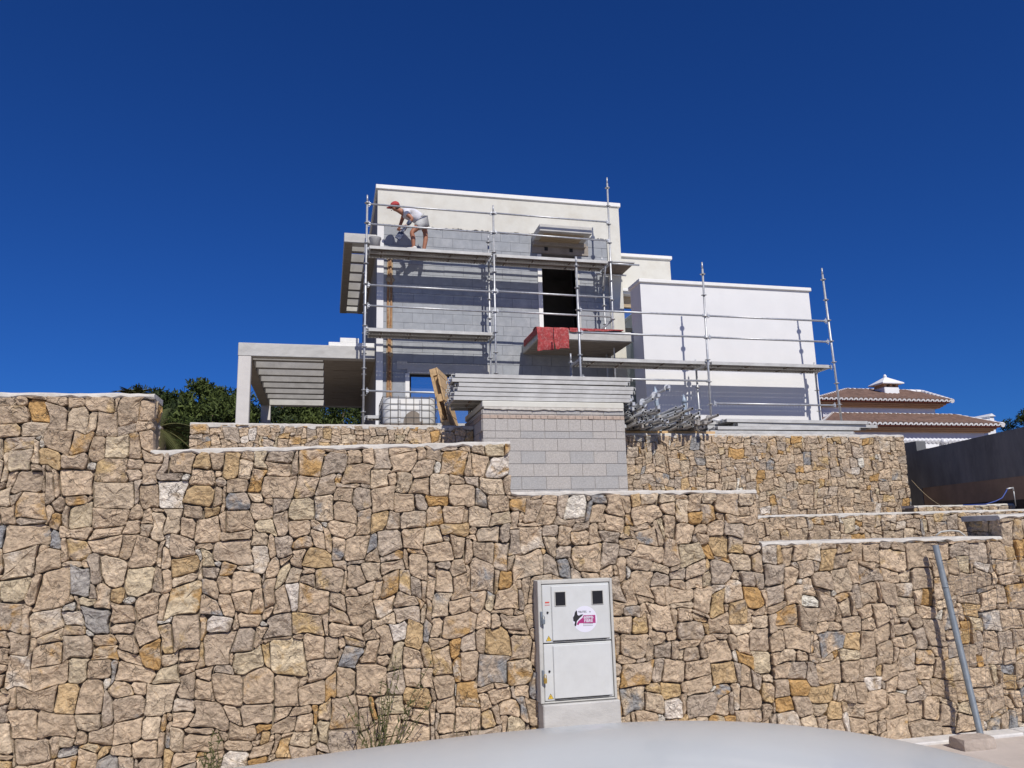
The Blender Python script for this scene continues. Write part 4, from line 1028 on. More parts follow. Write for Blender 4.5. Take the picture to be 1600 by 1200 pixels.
# ------------------------------------------------------------------ dark side wall, hoses, rope
dw = thing('side_wall', 'bare dark grey boundary wall in shade with brown damp lower band at the right', 'wall', (11.3, 11.5, 1.8))
def sidepoly(pts, xa, xb): b = MB(); b.prism(pts, xa, xb, 'YZ'); return b
part('wall_body', sidepoly([(7.0, 2.62), (13.07, 2.52), (13.07, 3.245), (10.58, 3.36), (7.0, 3.55)], 11.30, 11.50), M['darkwall'], dw)
part('brown_band', sidepoly([(7.0, 2.20), (13.05, 2.16), (13.05, 2.519), (7.0, 2.619)], 11.303, 11.50), M['brownwall'], dw)
part('dark_base', sidepoly([(7.0, 1.7), (13.05, 1.7), (13.05, 2.159), (7.0, 2.199)], 11.299, 11.50), M['darkbase'], dw)
part('end_step', sidepoly([(13.072, 1.7), (13.6, 1.7), (13.6, 3.44), (13.072, 3.44)], 11.30, 11.52), M['darkwall'], dw)
b = MB(); b.path([at(1505, 789, 10.6), at(1540, 788, 10.5), at(1556, 783, 10.4), at(1566, 778, 10.4), at(1571, 770, 10.4), at(1574, 764, 10.4)], .009, 7); solo('blue_hose', b, M['bluehose'], 'thin blue hose rising to a tap at the dark wall foot', 'hose', at(1540, 789, 10.5))
p0, p1 = at(1573, 764, 10.4), at(1583, 762, 10.4)
b = MB(); b.path([p0, p1, (p1.x, p1.y, p1.z-.05)], .013, 7); b.tube((p1.x, p1.y, 2.05), (p1.x, p1.y, p1.z), .008, 6); solo('standpipe', b, M['steel'], 'small standpipe with pale tap at the dark wall foot', 'pipe', (p1.x, p1.y, 2.05))
b = MB(); a0, a1 = at(1424, 750, 12.1), at(1484, 798, 9.1); b.path([a0.lerp(a1, i/10)+Vector((0, 0, -.06*math.sin(math.pi*i/10))) for i in range(11)], .0035, 5); solo('rope', b, M['rope'], 'slack pale rope hanging from the upper wall end to the tier', 'rope', a0)
b = MB(); b.path([at(1462, 837, 8.4), at(1470, 831, 8.4), at(1485, 829, 8.4), at(1498, 830, 8.4), at(1508, 837, 8.4), at(1508, 845, 8.4)], .011, 7); solo('grey_hose', b, M['cabframe'], 'pale grey hose loop lying in the planting step at the right', 'hose', at(1470, 845, 8.4))

# ------------------------------------------------------------------ tank, pallet, tarp, bucket
ibc = thing('tank', 'cut white plastic tank in a wire cage behind the terrace wall', 'tank', (1.35, 13.5, TER))
ix0, ix1, iy0, iy1, iz0, iz1 = at(598, 640, 13.0).x, at(683, 640, 13.0).x, 13.02, 13.95, 3.66, at(640, 619, 13.0).z
def rounded(x0, x1, y0, y1, r, n=5):
    P = []
    for cx_, cy_, a0_ in ((x1-r, y0+r, -90), (x1-r, y1-r, 0), (x0+r, y1-r, 90), (x0+r, y0+r, 180)):
        for i in range(n+1): a = R(a0_+90*i/n); P.append((cx_+r*math.cos(a), cy_+r*math.sin(a)))
    return P
b = MB(); P = rounded(ix0+.02, ix1-.02, iy0+.02, iy1-.02, .12); n = len(P); V = []; F = []
for z, s_, dz_ in ((iz0, .0, 0), (iz0+.05, .012, 0), (iz1-.03, .012, .02), (iz1-.025, -.004, .02), (iz0+.12, -.004, 0)):
    for i, (x, y) in enumerate(P):
        cx_, cy_ = (ix0+ix1)/2, (iy0+iy1)/2; V.append((cx_+(x-cx_)*(1+s_), cy_+(y-cy_)*(1+s_), z+dz_*mnoise.noise(Vector((x*8, y*8, 1)))))
for k in range(4):
    for i in range(n): F.append((k*n+i, k*n+(i+1) % n, (k+1)*n+(i+1) % n, (k+1)*n+i))
F.append(tuple(range(n))[::-1]); F.append(tuple(4*n+i for i in range(n)))
b.add(V, F, 0, True); shell = part('plastic_shell', b, M['plastic'], ibc)
b = MB(); cx_ = ix0+.56*(ix1-ix0); P = [(cx_+.165*math.cos(a), iz0+.02+.22*math.sin(a)) for a in [math.pi*i/14 for i in range(15)]]; b.prism(P, iy0+.006, iy0+.05); part('outlet_recess', b, M['slurry'], shell)
for xx in (.30, .70):
    b = MB(); xq = ix0+xx*(ix1-ix0); b.box(xq-.03, xq+.03, iy0+.004, iy0+.03, iz0+.05, iz1-.05, c=.012); part('moulded_rib', b, M['plastic'], shell)
b = MB(); b.sphere((ix0+.60*(ix1-ix0), iy0+.45, iz1-.10), .33, .38, .13); part('crumpled_cover', b, M['plastic'], ibc)
bars = []
for i in range(8):
    xq = ix0+(ix1-ix0)*i/7; bars.append(((xq, iy0, iz0-.01), (xq, iy0, iz1+.01)))
for i in range(5):
    zq = iz0+.02+(iz1-iz0-.03)*i/4+random.Random(i).uniform(-.01, .01); bars.append(((ix0, iy0, zq), (ix1, iy0+.0, zq)))
for xs_ in (ix0, ix1):
    for i in range(1, 6): yq = iy0+(iy1-iy0)*i/5; bars.append(((xs_, yq, iz0-.01), (xs_, yq, iz1+.01)))
    for i in range(5): zq = iz0+.02+(iz1-iz0-.03)*i/4; bars.append(((xs_, iy0, zq), (xs_, iy1, zq)))
for p, q in bars:
    b = MB(); b.tube(p, q, .0052, 6); part('cage_bar', b, M['wire'], ibc)
b = MB()
for yy in (iy0, iy0+.42, iy1-.1): b.box(ix0, ix1, yy, yy+.1, iz0-.05, iz0-.012, c=.005)
part('base_skid', b, M['wood'], ibc)
b = MB()
for xx in (ix0, (ix0+ix1)/2-.06, ix1-.12): b.box(xx, xx+.12, iy0, iy1, TER, iz0-.051, c=.005)
part('base_foot', b, M['wood'], ibc)

pal = thing('pallet', 'wooden pallet standing on edge and leaning beside the white tank', 'pallet', (at(691, 667, 12.98).x, 12.98, 3.60))
def palpart(name, x0, x1, y0, y1, z0, z1, m='wood'):
    b = MB(); b.box(x0, x1, y0, y1, z0, z1, c=.004); Mx = Matrix.Translation(ORG[pal.name]) @ Matrix.Rotation(R(-21), 4, 'Z') @ Matrix.Rotation(R(-12.5), 4, 'Y'); b.xf(Mx); part(name, b, M[m], pal)
PH = 1.06
for i in range(3): palpart('stringer_board', .022, .044, .02+i*.30, .12+i*.30, 0, PH)
for i in range(5):
    z_ = i*(PH-.12)/4
    palpart('deck_board', .124, .146, 0, .80, z_, z_+.228 if i < 4 else PH)
for i in range(3):
    for k in range(3): palpart('block', .045, .123, .02+i*.30, .12+i*.30, k*(PH-.13)/2, k*(PH-.13)/2+.13)
for i in range(3): palpart('bottom_board', 0, .021, .02+i*.30, .12+i*.30, 0, PH)

# bucket on the scaffold deck
bk = thing('bucket', 'white plastic bucket on the scaffold deck beside the worker', 'bucket', (1.00, 17.68, 8.577))
b = MB(); b.lathe([(.115, 0), (.13, .20), (.138, .205), (.138, .24), (.145, .245), (.145, .262), (.128, .262), (.118, .03), (.0, .03)], (1.00, 17.68, 8.577), 20); part('pail', b, M['bucket'], bk)
b = MB(); b.path([(1.0+.145*math.cos(a), 17.68-.06*math.sin(a), 8.577+.235-.09*math.sin(a)) for a in [math.pi*i/12 for i in range(13)]], .004, 5); part('handle', b, M['wire'], bk)

# red tarp over the balcony edge
def cloth(fn, nu, nv, th=.006):
    b = MB(); V = [fn(i/nu, j/nv) for j in range(nv+1) for i in range(nu+1)]; F = [(j*(nu+1)+i, j*(nu+1)+i+1, (j+1)*(nu+1)+i+1, (j+1)*(nu+1)+i) for j in range(nv) for i in range(nu)]
    b.add(V, F, 0, True); V2 = [(v[0], v[1]+th, v[2]-th) for v in V]; b.add(V2, [f[::-1] for f in F], 0, True); return b
def flap(xa, xb, zlow0, zlow1, seed):
    def fn(s, t):
        x = xa+(xb-xa)*s; f = mnoise.noise(Vector((x*5, t*3, seed)))
        low = zlow0+(zlow1-zlow0)*s + .02*mnoise.noise(Vector((x*9, seed, 1)))
        if t < .28: k = t/.28; return (x, 17.30-.34*k+.01*f, 6.585+.025*(f+.6)+.03*math.sin(k*math.pi))
        k = (t-.28)/.72; z = 6.59+(low-6.59)*k
        return (x+.03*f*k, 16.945-.035*abs(f)-.03*math.sin(s*9+seed)*k*.6-.015*k, z)
    return cloth(fn, 22, 26)
tp = thing('tarp', 'torn faded red tarp draped over the balcony edge', 'tarp', (5.2, 16.95, 6.57))
za_, zb_ = at(846, 548, 16.92).z, at(866, 546, 16.92).z
part('hanging_flap', flap(at(839, 515, 16.92).x, at(864.5, 515, 16.92).x, za_, zb_, 3), M['red'], tp)
part('hanging_flap', flap(at(865.5, 515, 16.92).x, at(889, 515, 16.92).x, zb_+.01, zb_+.05, 8), M['red'], tp)
def strip(s, t):
    x = 5.5+1.35*s; f = mnoise.noise(Vector((x*4, t*5, 2))); w_ = .09*(1-s*.8)
    if t < .5: return (x, 17.35-.40*(t/.5), 6.585+.03*(f+.7)*(1-s*.5))
    return (x, 16.945-.02*abs(f), 6.60-(t-.5)/.5*(w_+.03*f))
part('folded_length', cloth(strip, 30, 14), M['red'], tp)
def lstrip(s, t):
    y = 17.0+1.25*s; f = mnoise.noise(Vector((y*5, t*4, 5)))
    if t < .5: return (5.0-.29*(t/.5), y, 6.585+.02*(f+.7))
    return (4.71-.015*abs(f), y, 6.60-(t-.5)/.5*(.16+.05*f))
part('side_fold', cloth(lstrip, 24, 12), M['red'], tp)

# ------------------------------------------------------------------ the worker
def skin_mb(verts, edges, rad, lev=2, root=0):
    me = bpy.data.meshes.new('tmp'); me.from_pydata([tuple(v) for v in verts], edges, []); o = bpy.data.objects.new('tmp', me); COL.objects.link(o)
    sk_ = o.modifiers.new('s', 'SKIN'); sk_.use_smooth_shade = True
    for i, d in enumerate(me.skin_vertices[0].data):
        r = rad[i]; d.radius = r if isinstance(r, tuple) else (r, r); d.use_root = (i == root)
    sb = o.modifiers.new('u', 'SUBSURF'); sb.levels = lev; sb.render_levels = lev
    dg = bpy.context.evaluated_depsgraph_get(); m2 = bpy.data.meshes.new_from_object(o.evaluated_get(dg))
    b = MB(); b.add([tuple(v.co) for v in m2.vertices], [tuple(p.vertices) for p in m2.polygons], 0, True)
    bpy.data.objects.remove(o); bpy.data.meshes.remove(me); bpy.data.meshes.remove(m2); return b
DZ = 8.577
def W_(px, py, Y): return at(px, py, Y)
per = thing('person', 'worker in red cap, white shirt and grey shorts bending forward on the upper scaffold deck', 'person', (at(655, 386, 17.85).x, 17.85, DZ))
hipc = W_(661, 351, 17.86); chest = W_(641, 340.5, 17.86); neckb = W_(630, 336.5, 17.86); headc = W_(621, 330.5, 17.86)
hipN, hipF = hipc+Vector((0, -.09, -.02)), hipc+Vector((0, .09, -.02))
kneN = W_(644, 366, 17.74); ankN = Vector((W_(647, 384, 17.76).x, 17.76, DZ+.085))
kneF = W_(664, 366.5, 17.97); ankF = Vector((W_(661, 384, 17.97).x, 17.97, DZ+.085))
shN, shF = W_(636, 338, 17.68), W_(634, 337, 18.04)
elN = W_(645.5, 346.5, 17.62); wrN = W_(637.5, 355.5, 17.66)
elF = W_(630, 349, 18.08); wrF = W_(626, 360, 18.02)
toeN = ankN+Vector((-.15, 0, -.055)); toeF = ankF+Vector((-.15, 0, -.055))
V = [hipc, hipc.lerp(chest, .5)+Vector((0, 0, .03)), chest, neckb, neckb.lerp(headc, .5), headc,
     hipN, hipN.lerp(kneN, .5), kneN, kneN.lerp(ankN, .35)+Vector((.02, 0, 0)), ankN, toeN, hipF, hipF.lerp(kneF, .5), kneF, kneF.lerp(ankF, .35)+Vector((.02, 0, 0)), ankF, toeF,
     shN, elN, wrN, shF, elF, wrF, headc+Vector((-.02, 0, .05)), headc+Vector((-.035, 0, -.07))]
E_ = [(0, 1), (1, 2), (2, 3), (3, 4), (4, 5), (0, 6), (6, 7), (7, 8), (8, 9), (9, 10), (10, 11), (0, 12), (12, 13), (13, 14), (14, 15), (15, 16), (16, 17), (2, 18), (18, 19), (19, 20), (2, 21), (21, 22), (22, 23), (5, 24), (5, 25)]
Rr = [.105, .10, .10, .072, .058, .092, .09, .078, .055, .058, .038, .032, .085, .078, .055, .058, .038, .032, .058, .043, .030, .058, .043, .030, .08, .055]
body = skin_mb(V, E_, Rr)
bo = part('body', body, M['skin'], per)
# face: nose, ear, eye
fb = MB(); fb.sphere(headc+Vector((-.105, 0, -.015)), .022, .016, .028, 8, 6); fb.sphere(headc+Vector((-.085, -.035, .012)), .012, .01, .008, 6, 5, 1); fb.sphere(headc+Vector((-.085, .035, .012)), .012, .01, .008, 6, 5, 1); fb.sphere(headc+Vector((-.088, 0, -.066)), .012, .024, .007, 6, 5, 1); fb.sphere(headc+Vector((.01, -.082, -.005)), .022, .012, .032, 8, 6); fb.sphere(headc+Vector((.01, .082, -.005)), .022, .012, .032, 8, 6)
part('face', fb, [M['skin'], M['hair']], per)
hb = MB(); hb.sphere(headc+Vector((.035, 0, .005)), .075, .082, .085, 12, 8); part('hair', hb, M['hair'], per)
cb = MB(); cb.lathe([(.104, -.01), (.106, .03), (.094, .07), (.062, .098), (.015, .108)], (0, 0, 0), 16)
n = 12; P = [(-.06, -.085)] + [(-.085-.115*math.sin(math.pi*i/n), -.085+.17*i/n) for i in range(n+1)] + [(-.06, .085)]
cb.prism(P, -.012, .0, 'XY'); cb.xf(Matrix.Translation(headc+Vector((-.005, 0, .035))) @ Matrix.Rotation(R(-14), 4, 'Y')); part('cap', cb, M['cap'], per)
sh_ = skin_mb([hipc.lerp(chest, .12), hipc.lerp(chest, .5)+Vector((0, 0, .02)), chest, neckb.lerp(chest, .35), shN, shN.lerp(elN, .42), shF, shF.lerp(elF, .42), chest+Vector((-.02, 0, -.10))], [(0, 1), (1, 2), (2, 3), (2, 4), (4, 5), (2, 6), (6, 7), (2, 8)], [.165, .165, .175, .105, .095, .078, .095, .078, .13])
part('shirt', sh_, M['shirt'], per)
so_ = skin_mb([hipc.lerp(chest, .12), hipc+Vector((.03, 0, .0)), hipN, hipN.lerp(kneN, .62), hipF, hipF.lerp(kneF, .62)], [(0, 1), (1, 2), (2, 3), (1, 4), (4, 5)], [.150, .165, .125, .112, .125, .112])
part('shorts', so_, M['shorts'], per)
for a_, t_ in ((ankN, toeN), (ankF, toeF)):
    q = MB(); q.sphere((a_.x-.055, a_.y, DZ+.045), .15, .052, .045, 14, 8); q.sphere((a_.x+.015, a_.y, DZ+.075), .065, .05, .06, 10, 7); part('shoe', q, M['shoe'], per)
def hand(mb, w, d, up, size=1.0, curl=.9):
    """palm and five bent fingers reaching from the wrist along d"""
    d = d.normalized(); s = d.cross(up).normalized(); n_ = s.cross(d).normalized()
    c0 = w+d*.045*size
    Mx = Matrix((( d.x, s.x, n_.x, c0.x), (d.y, s.y, n_.y, c0.y), (d.z, s.z, n_.z, c0.z), (0, 0, 0, 1)))
    mb.box(-.045*size, .045*size, -.040*size, .040*size, -.013*size, .013*size, M=Mx, c=.010)
    for k, (o_, L_) in enumerate(((-.030, .068), (-.010, .076), (.010, .072), (.030, .058))):
        p = c0+d*.042*size+s*o_*size; a = 0; pts = [p]
        for j in range(3):
            a += curl*.75; p = p+(d*math.cos(a)-n_*math.sin(a))*L_*size*.38; pts.append(p)
        mb.path(pts, [.0095*size, .009*size, .0085*size, .007*size], 7)
    p = c0-d*.015*size+s*.040*size; mb.path([p, p+(d*.5+s*.6-n_*.3)*.035*size, p+(d*.9+s*.3-n_*.8)*.058*size], [.011, .010, .008], 7)
tip = W_(622.5, 377, 17.66)
hm = MB(); hand(hm, wrN, (tip-wrN), Vector((0, -1, 0)), 1.0); hand(hm, wrF, (tip-wrF)+Vector((0, 0, -.1)), Vector((0, 1, 0)), 1.0); part('hand', hm, M['skin'], per)
sl = skin_mb([elN.lerp(wrN, .25), elN.lerp(wrN, .6), wrN], [(0, 1), (1, 2)], [.054, .05, .046], 2); part('forearm_guard', sl, M['navy'], per)
# long tool held in his hands
tl = MB(); d_ = (tip-wrN).normalized(); side = d_.cross(Vector((0, 1, 0))).normalized()
Mx = Matrix(((side.x, 0, d_.x, wrN.x), (side.y, 1, d_.y, wrN.y-.01), (side.z, 0, d_.z, wrN.z), (0, 0, 0, 1)))
tl.box(-.035, .035, -.02, .02, .02, .22, M=Mx, c=.012); tl.box(-.065, .065, -.014, .014, .22, .40, M=Mx, c=.010)
solo('plastering_tool', tl, M['navy'], 'dark blue mortar splashed tool held low in the hands of the worker', 'tool', wrN)
PS = 1.09; per.scale = (PS, PS, PS); to_ = bpy.data.objects['plastering_tool']; to_.scale = (PS, PS, PS); to_.location = ORG[per.name]+(wrN-ORG[per.name])*PS

# ------------------------------------------------------------------ neighbouring villa
nb = thing('neighbour_house', 'neighbouring villa with brown tiled hip roofs and white tile ends', 'house', (22, 28, TER))
def tiled_roof(x0, x1, ye, ze, yr, zr, xr0, xr1, pitch=.235, name='roof'):
    """front slope of a hip roof: eave from x0 to x1 at (ye, ze), ridge from xr0 to xr1 at (yr, zr)"""
    b = MB(); b.add([(x0, ye, ze), (x1, ye, ze), (xr1, yr, zr), (xr0, yr, zr), (x0, 2*yr-ye, ze), (x1, 2*yr-ye, ze)], [(0, 1, 2, 3), (1, 5, 2), (4, 0, 3), (5, 4, 3, 2), (0, 4, 5, 1)])
    rf_ = part(name, b, M['tile'], nb)
    n = int((x1-x0)/pitch); sl = Vector((0, yr-ye, zr-ze)); L = sl.length; sl.normalize(); nrm = Vector((0, -sl.z, sl.y))
    for i in range(n+1):
        x = x0+pitch*(i+.5)
        if x > x1-.05: continue
        if x < xr0: t = (x-x0)/(xr0-x0)
        elif x > xr1: t = (x1-x)/(x1-xr1)
        else: t = 1
        LL = max(.12, L*t); q = MB(); base = Vector((x, ye, ze)); r = pitch*.44; N_ = 6
        ring = lambda p, rr: [p+Vector((math.cos(math.pi*k/N_)*rr, 0, 0))+nrm*math.sin(math.pi*k/N_)*rr for k in range(N_+1)]
        s0, s1 = base-sl*.09, base+sl*LL
        o_ = ring(s0, r)+ring(s1, r*.92); m_ = N_+1
        q.add(o_, [(k, k+1, m_+k+1, m_+k) for k in range(N_)], 0, True)
        fo = ring(s0-sl*.004-nrm*.03, r*1.12)+ring(s0-sl*.004-nrm*.03, r*.42); q.add(fo, [(k+1, k, m_+k, m_+k+1) for k in range(N_)], 1, False)
        part('roof_tile', q, [M['tile'], M['tilew']], rf_)
    for (p, q_) in (((xr0, yr, zr), (xr1, yr, zr)), ((x0, ye, ze), (xr0, yr, zr)), ((x1, ye, ze), (xr1, yr, zr))):
        p, q_ = Vector(p), Vector(q_); nn = max(2, int((q_-p).length/.33))
        b = MB()
        for i in range(nn): a, c_ = p.lerp(q_, i/nn), p.lerp(q_, (i+.97)/nn); b.tube(a, c_, .10, 8, .085, mi=0)
        part('ridge_tiles', b, M['nwhite'] if p.z == q_.z else M['tilew'], rf_, kind='stuff')
    return rf_
def cornice(x0, x1, y, z, name):
    for i, (o_, h, m) in enumerate(((.02, .06, 'corniceshade'), (.12, .07, 'cornice'), (.20, .06, 'cornice'), (.28, .05, 'cornice'))):  # top course is a strip coloured as the eave shadow
        zt = z-.02-sum(hh for _, hh, _ in ((.0, .06, 0), (.0, .07, 0), (.0, .06, 0), (.0, .05, 0))[:i]); b = MB(); b.box(x0+o_+.1, x1-o_-.1, y+o_, y+3.2, zt-h+.003, zt, c=.012); part(name, b, M[m], nb)
e0, e1 = at(1284, 623, 28), at(1488, 626, 28); r0_, r1_ = at(1324, 606.5, 30.2), at(1478, 619, 30.2)
zr1 = max(r0_.z, r1_.z)-.05
tiled_roof(e0.x-.2, e1.x, 28, (e0.z+e1.z)/2, 30.6, at(1400, 611, 30.6).z, at(1322, 606, 30.6).x, at(1440, 615, 30.6).x)
cornice(e0.x-.2, e1.x, 28, (e0.z+e1.z)/2-.02, 'cornice')
b = MB(); b.box(e0.x+.3, e1.x-.55, 28.45, 33, TER-.1, (e0.z+e1.z)/2-.25); part('wall', b, M['nwall'], nb)
f0, f1 = at(1340, 660, 26), at(1568, 665, 26); zf = (f0.z+f1.z)/2
tiled_roof(at(1285, 660, 26).x, f1.x, 26, zf, 28.3, at(1400, 648.5, 28.3).z, at(1300, 646, 28.3).x, at(1492, 651, 28.3).x)
cornice(at(1285, 660, 26).x, f1.x, 26, zf-.02, 'cornice')
b = MB(); b.box(at(1285, 660, 26).x+.3, f1.x-.55, 26.45, 30.5, TER-.1, zf-.25); part('wall', b, M['nwall'], nb)
ch = at(1386, 606, 29.6)
b = MB(); b.box(ch.x-.38, ch.x+.38, 29.3, 30.0, ch.z-.8, ch.z-.02, c=.02); chm = part('chimney', b, M['nwhite'], nb)
b = MB()
for xx in (-.3, 0, .3): b.box(ch.x+xx-.07, ch.x+xx+.07, 29.33, 29.97, ch.z-.02, ch.z+.12)
part('chimney_openings', b, M['cornice'], chm)
b = MB(); zc_ = ch.z+.12; b.add([(ch.x-.55, 29.15, zc_), (ch.x+.55, 29.15, zc_), (ch.x+.55, 30.15, zc_), (ch.x-.55, 30.15, zc_), (ch.x-.55, 29.15, zc_+.05), (ch.x+.55, 29.15, zc_+.05), (ch.x+.55, 30.15, zc_+.05), (ch.x-.55, 30.15, zc_+.05), (ch.x, 29.65, zc_+.40)], [(3, 2, 1, 0), (0, 1, 5, 4), (1, 2, 6, 5), (2, 3, 7, 6), (3, 0, 4, 7), (4, 5, 8), (5, 6, 8), (6, 7, 8), (7, 4, 8)]); b.lathe([(.07, .36), (.08, .42), (.03, .50)], (ch.x, 29.65, zc_), 8); part('chimney_cap', b, M['nwhite'], chm)
# white garden wall with a globe lamp
gw = thing('garden_wall', 'white rendered garden wall with scalloped top below the neighbouring villa', 'wall', (20, 22, TER))
ga, gb = at(1414, 688, 22), at(1520, 690, 22)
b = MB(); b.box(ga.x-.6, gb.x+1.5, 22, 22.2, TER-.3, ga.z-.03); part('wall_body', b, M['nwhite'], gw)
for i in range(int((gb.x+2.1-ga.x)/.16)):
    b = MB(); xx = ga.x-.6+.16*(i+.5); b.path([(xx, 21.95, ga.z-.05), (xx, 22.1, ga.z+.03), (xx, 22.25, ga.z-.05)], [.07, .075, .07], 8); part('wall_tile', b, M['nwhite'], gw)
lp = thing('globe_lamp', 'white globe lamp on the white garden wall', 'lamp', at(1475, 697, 21.9)); lpp = at(1475, 690, 21.9)
b = MB(); b.sphere(lpp, .11); part('globe', b, M['lamp'], lp)
b = MB(); b.lathe([(.05, -.16), (.05, -.11), (.07, -.10)], lpp, 10); part('lamp_base', b, M['nwhite'], lp)
# far white house on the right slope
fh = thing('far_house', 'tiny white house far off beside the dark tree at the right edge', 'house', at(1550, 660, 70))
q0, q1 = at(1541, 655, 70), at(1553, 653, 70)
b = MB(); b.box(q0.x, q1.x, 70, 74, TER, q0.z); part('wall', b, M['nwhite'], fh)
b = MB(); b.box(q1.x-.05, q1.x+.5, 70.5, 74, TER, q1.z+.25); b.prism([(q1.x-.3, q1.z+.25), (q1.x+.6, q1.z+.25), (q1.x+.1, q1.z+.55)], 70.3, 74.2); part('gable', b, M['nwhite'], fh)
b = MB(); b.box(q0.x+.35, q0.x+.8, 69.96, 70.0, q0.z-.6, q0.z-.3); part('window', b, M['glass'], fh)

# ------------------------------------------------------------------ trees
def leaf_part(name, V, F, A_, root, m):
    me = bpy.data.meshes.new(name); off = ORG[root.name]; me.from_pydata([(v[0]-off.x, v[1]-off.y, v[2]-off.z) for v in V], [], F); me.materials.append(M[m])
    a = me.attributes.new('leaf', 'FLOAT', 'POINT'); a.data.foreach_set('value', A_); me.update()
    o = bpy.data.objects.new(name, me); COL.objects.link(o); o.parent = root; return o
def pine(x, y, zt, rad, seed, label, m='pine', name='pine_tree', zb=TER, crown=.62, dens=1.0, leaf=.16, group='trees beyond the pergola'):
    rng = random.Random(seed); t = thing(name, label, 'tree', (x, y, zb), group); H = zt-zb
    b = MB(); lean = rng.uniform(-.3, .3); P = [Vector((x+lean*(i/6)**2, y, zb+H*.86*i/6)) for i in range(7)]; b.path(P, [.20-.026*i for i in range(7)], 8)
    cz = zb+H*(1-crown/2); clumps = []
    n = int(40*dens)
    for i in range(n):
        while True:
            u = Vector((rng.uniform(-1, 1), rng.uniform(-1, 1), rng.uniform(-1, 1)))
            if u.length < 1: break
        u = u.normalized()*(.45+.55*u.length)
        k = 1-.35*max(0, u.z)
        c_ = Vector((x+lean*.7+u.x*rad*k, y+u.y*rad*k, cz+u.z*H*crown/2*.93)); r = rng.uniform(.16, .42)*rad*.8
        clumps.append((c_, r))
        if i % 3 == 0: b.path([Vector((x+lean*.4, y, zb+H*rng.uniform(.35, .75))), c_.lerp(Vector((x, y, c_.z-.3)), .4), c_], [.06, .04, .015], 5)
    part('trunk', b, M['bark'], t)
    V = []; F = []; A_ = []
    for (c_, r) in clumps:
        ct = rng.uniform(.0, .9)
        for k in range(int(230*dens)):
            d = Vector((rng.gauss(0, 1), rng.gauss(0, 1), rng.gauss(0, 1))).normalized(); rr = r*(rng.random()**.45)
            p = c_+Vector((d.x, d.y, d.z*.75))*rr
            a = Vector((rng.gauss(0, 1), rng.gauss(0, 1), rng.gauss(.5, 1))).normalized()*leaf*rng.uniform(.6, 1.3); s = a.cross(Vector((rng.gauss(0, 1), rng.gauss(0, 1), rng.gauss(0, 1)))).normalized()*leaf*.30
            o = len(V); V += [p-s*.6, p+s*.6, p+a+s*.3, p+a*1.1-s*.3]; F.append((o, o+1, o+2, o+3)); q = min(1, max(0, ct+rng.uniform(-.25, .25))); A_ += [q]*4
    leaf_part('crown', V, F, A_, t, m); return t
spots = [(255, 607, 31, 1.9, 'rounded pine with its lower left side behind the tall wall corner'), (312, 597, 30, 1.9, 'tallest pine, its top rising left of the pergola'), (362, 609, 33, 1.9, 'pine touching the white pergola post from behind'),
         (413, 612, 36, 2.2, 'pine seen through the left bay of the pergola'), (470, 618, 37, 2.4, 'dark pine seen under the pergola blades'), (530, 618, 37, 2.4, 'pine seen under the pergola slab beside the scaffold'), (285, 622, 27, 1.5, 'low bushy pine filling the gap beside the terrace wall'), (340, 628, 26, 1.6, 'low bushy pine in front of the taller pines'), (590, 622, 38, 2.3, 'pine hidden mostly by the left scaffold foot')]
for i, (px, py, Y, r, lab) in enumerate(spots):
    p = at(px, py, Y); pine(p.x, Y, p.z, r, 100+i, lab, m='pine' if i % 3 else 'dpine', crown=.72)
p = at(1597, 638, 62); pine(p.x, 62, p.z, 3.0, 300, 'dark round tree at the right edge behind the far house', m='dpine', name='broad_tree', crown=.8, leaf=.28, group='far trees at the right')
p = at(1640, 640, 64); pine(p.x, 64, p.z, 3.4, 301, 'far tree just past the right edge', m='dpine', name='broad_tree', crown=.8, leaf=.28, group='far trees at the right')

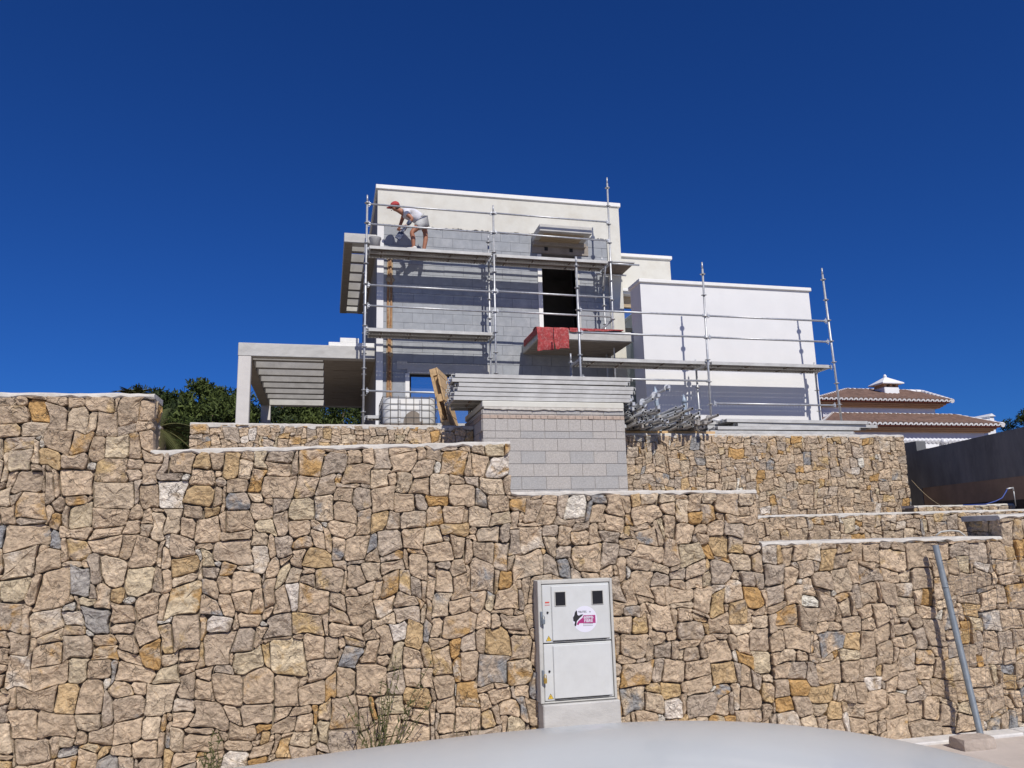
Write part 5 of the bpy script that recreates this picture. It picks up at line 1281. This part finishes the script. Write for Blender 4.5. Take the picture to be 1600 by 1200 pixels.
def palm(c, seed, label, nf=26, L=1.5):
    rng = random.Random(seed); t = thing('palm_tree', label, 'palm', (c.x, c.y, TER)); b = MB(); b.path([(c.x, c.y, TER), (c.x+.05, c.y, (TER+c.z)/2), c], [.20, .17, .14], 9); part('trunk', b, M['bark'], t)
    for f in range(nf):
        az = rng.uniform(0, 2*math.pi); el = rng.uniform(-.35, 1.25); d = Vector((math.cos(az)*math.cos(el), math.sin(az)*math.cos(el), math.sin(el))); l = L*rng.uniform(.8, 1.15)
        pts = [c+d*l*s+Vector((0, 0, -.55*l*s*s)) for s in [k/9 for k in range(10)]]
        V = []; F = []; A_ = []; tone = rng.uniform(.1, .8)
        for k in range(1, 10):
            tdir = (pts[k]-pts[k-1]).normalized(); side = tdir.cross(Vector((0, 0, 1)))
            side = side.normalized() if side.length > .01 else Vector((1, 0, 0))
            for s_ in (-1, 1):
                for h in (0, .33, .66):
                    p0_ = pts[k-1].lerp(pts[k], h); ll = .30*math.sin(math.pi*(k+h)/10.5)+.06; e_ = p0_+(side*s_*.8+tdir*.75+Vector((0, 0, -.15))).normalized()*ll; w_ = tdir*.018
                    o = len(V); V += [p0_-w_, p0_+w_, e_]; F.append((o, o+1, o+2)); A_ += [tone]*3
        o = len(V)
        for k in range(10): V += [pts[k]+Vector((0, 0, .012)), pts[k]-Vector((0, 0, .012))]; A_ += [.9, .9]
        for k in range(9): F.append((o+2*k, o+2*k+1, o+2*k+3, o+2*k+2))
        leaf_part('frond', V, F, A_, t, 'palm')
palm(at(210, 624, 20), 5, 'palm with its frond tips showing above the tall wall at the left', 20, .62)
palm(at(246, 668, 19), 9, 'low palm with drooping fronds beside the tall wall corner', 24, 1.0)

# ------------------------------------------------------------------ weeds at the wall foot
def weed(x, y, h, n, spread, seed, label, leafy=True):
    rng = random.Random(seed); t = thing('weed', label, 'weed', (x, y, 0), 'weeds at the foot of the front wall')
    V = []; F = []; A_ = []
    for s in range(n):
        az = rng.uniform(0, 2*math.pi); hh = h*rng.uniform(.5, 1.0); sp = spread*rng.uniform(.2, 1.0); P = [Vector((x+rng.uniform(-.03, .03), y+rng.uniform(-.03, .03), 0))]
        for k in range(1, 9):
            q = k/8; P.append(Vector((P[0].x+math.cos(az)*sp*q**1.4+rng.uniform(-.012, .012), min(FY-.03, P[0].y+math.sin(az)*sp*.4*q**1.4), hh*q)))
        b = MB(); b.path(P, [.0058-.0005*k for k in range(9)], 5, caps=False); part('stem', b, M['dryweed'], t)
        if leafy:
            for k in range(2, 9):
                for r_ in range(3):
                    p = P[k-1].lerp(P[k], rng.random()); a = Vector((rng.gauss(0, 1), rng.gauss(0, .5), rng.gauss(.3, .8))).normalized()*rng.uniform(.03, .075)*(1.2-k/12); w_ = a.cross(Vector((0, 1, .3))).normalized()*.006
                    o = len(V); V += [p-w_, p+w_, p+a]; F.append((o, o+1, o+2)); q = rng.random(); A_ += [q]*3
    if V: leaf_part('leaves', V, F, A_, t, 'weed')
p = at(592, 1100, 5.9); weed(p.x, 5.92, .98, 15, .42, 3, 'tall straggly weed with thin stems against the middle of the stone wall')
p = at(345, 1150, 5.9); weed(p.x, 5.92, .52, 7, .16, 7, 'short narrow weed at the wall foot left of the car roof')
p = at(731, 1120, 5.9); weed(p.x, 5.92, .55, 4, .10, 11, 'thin sparse weed just left of the meter cabinet', False)
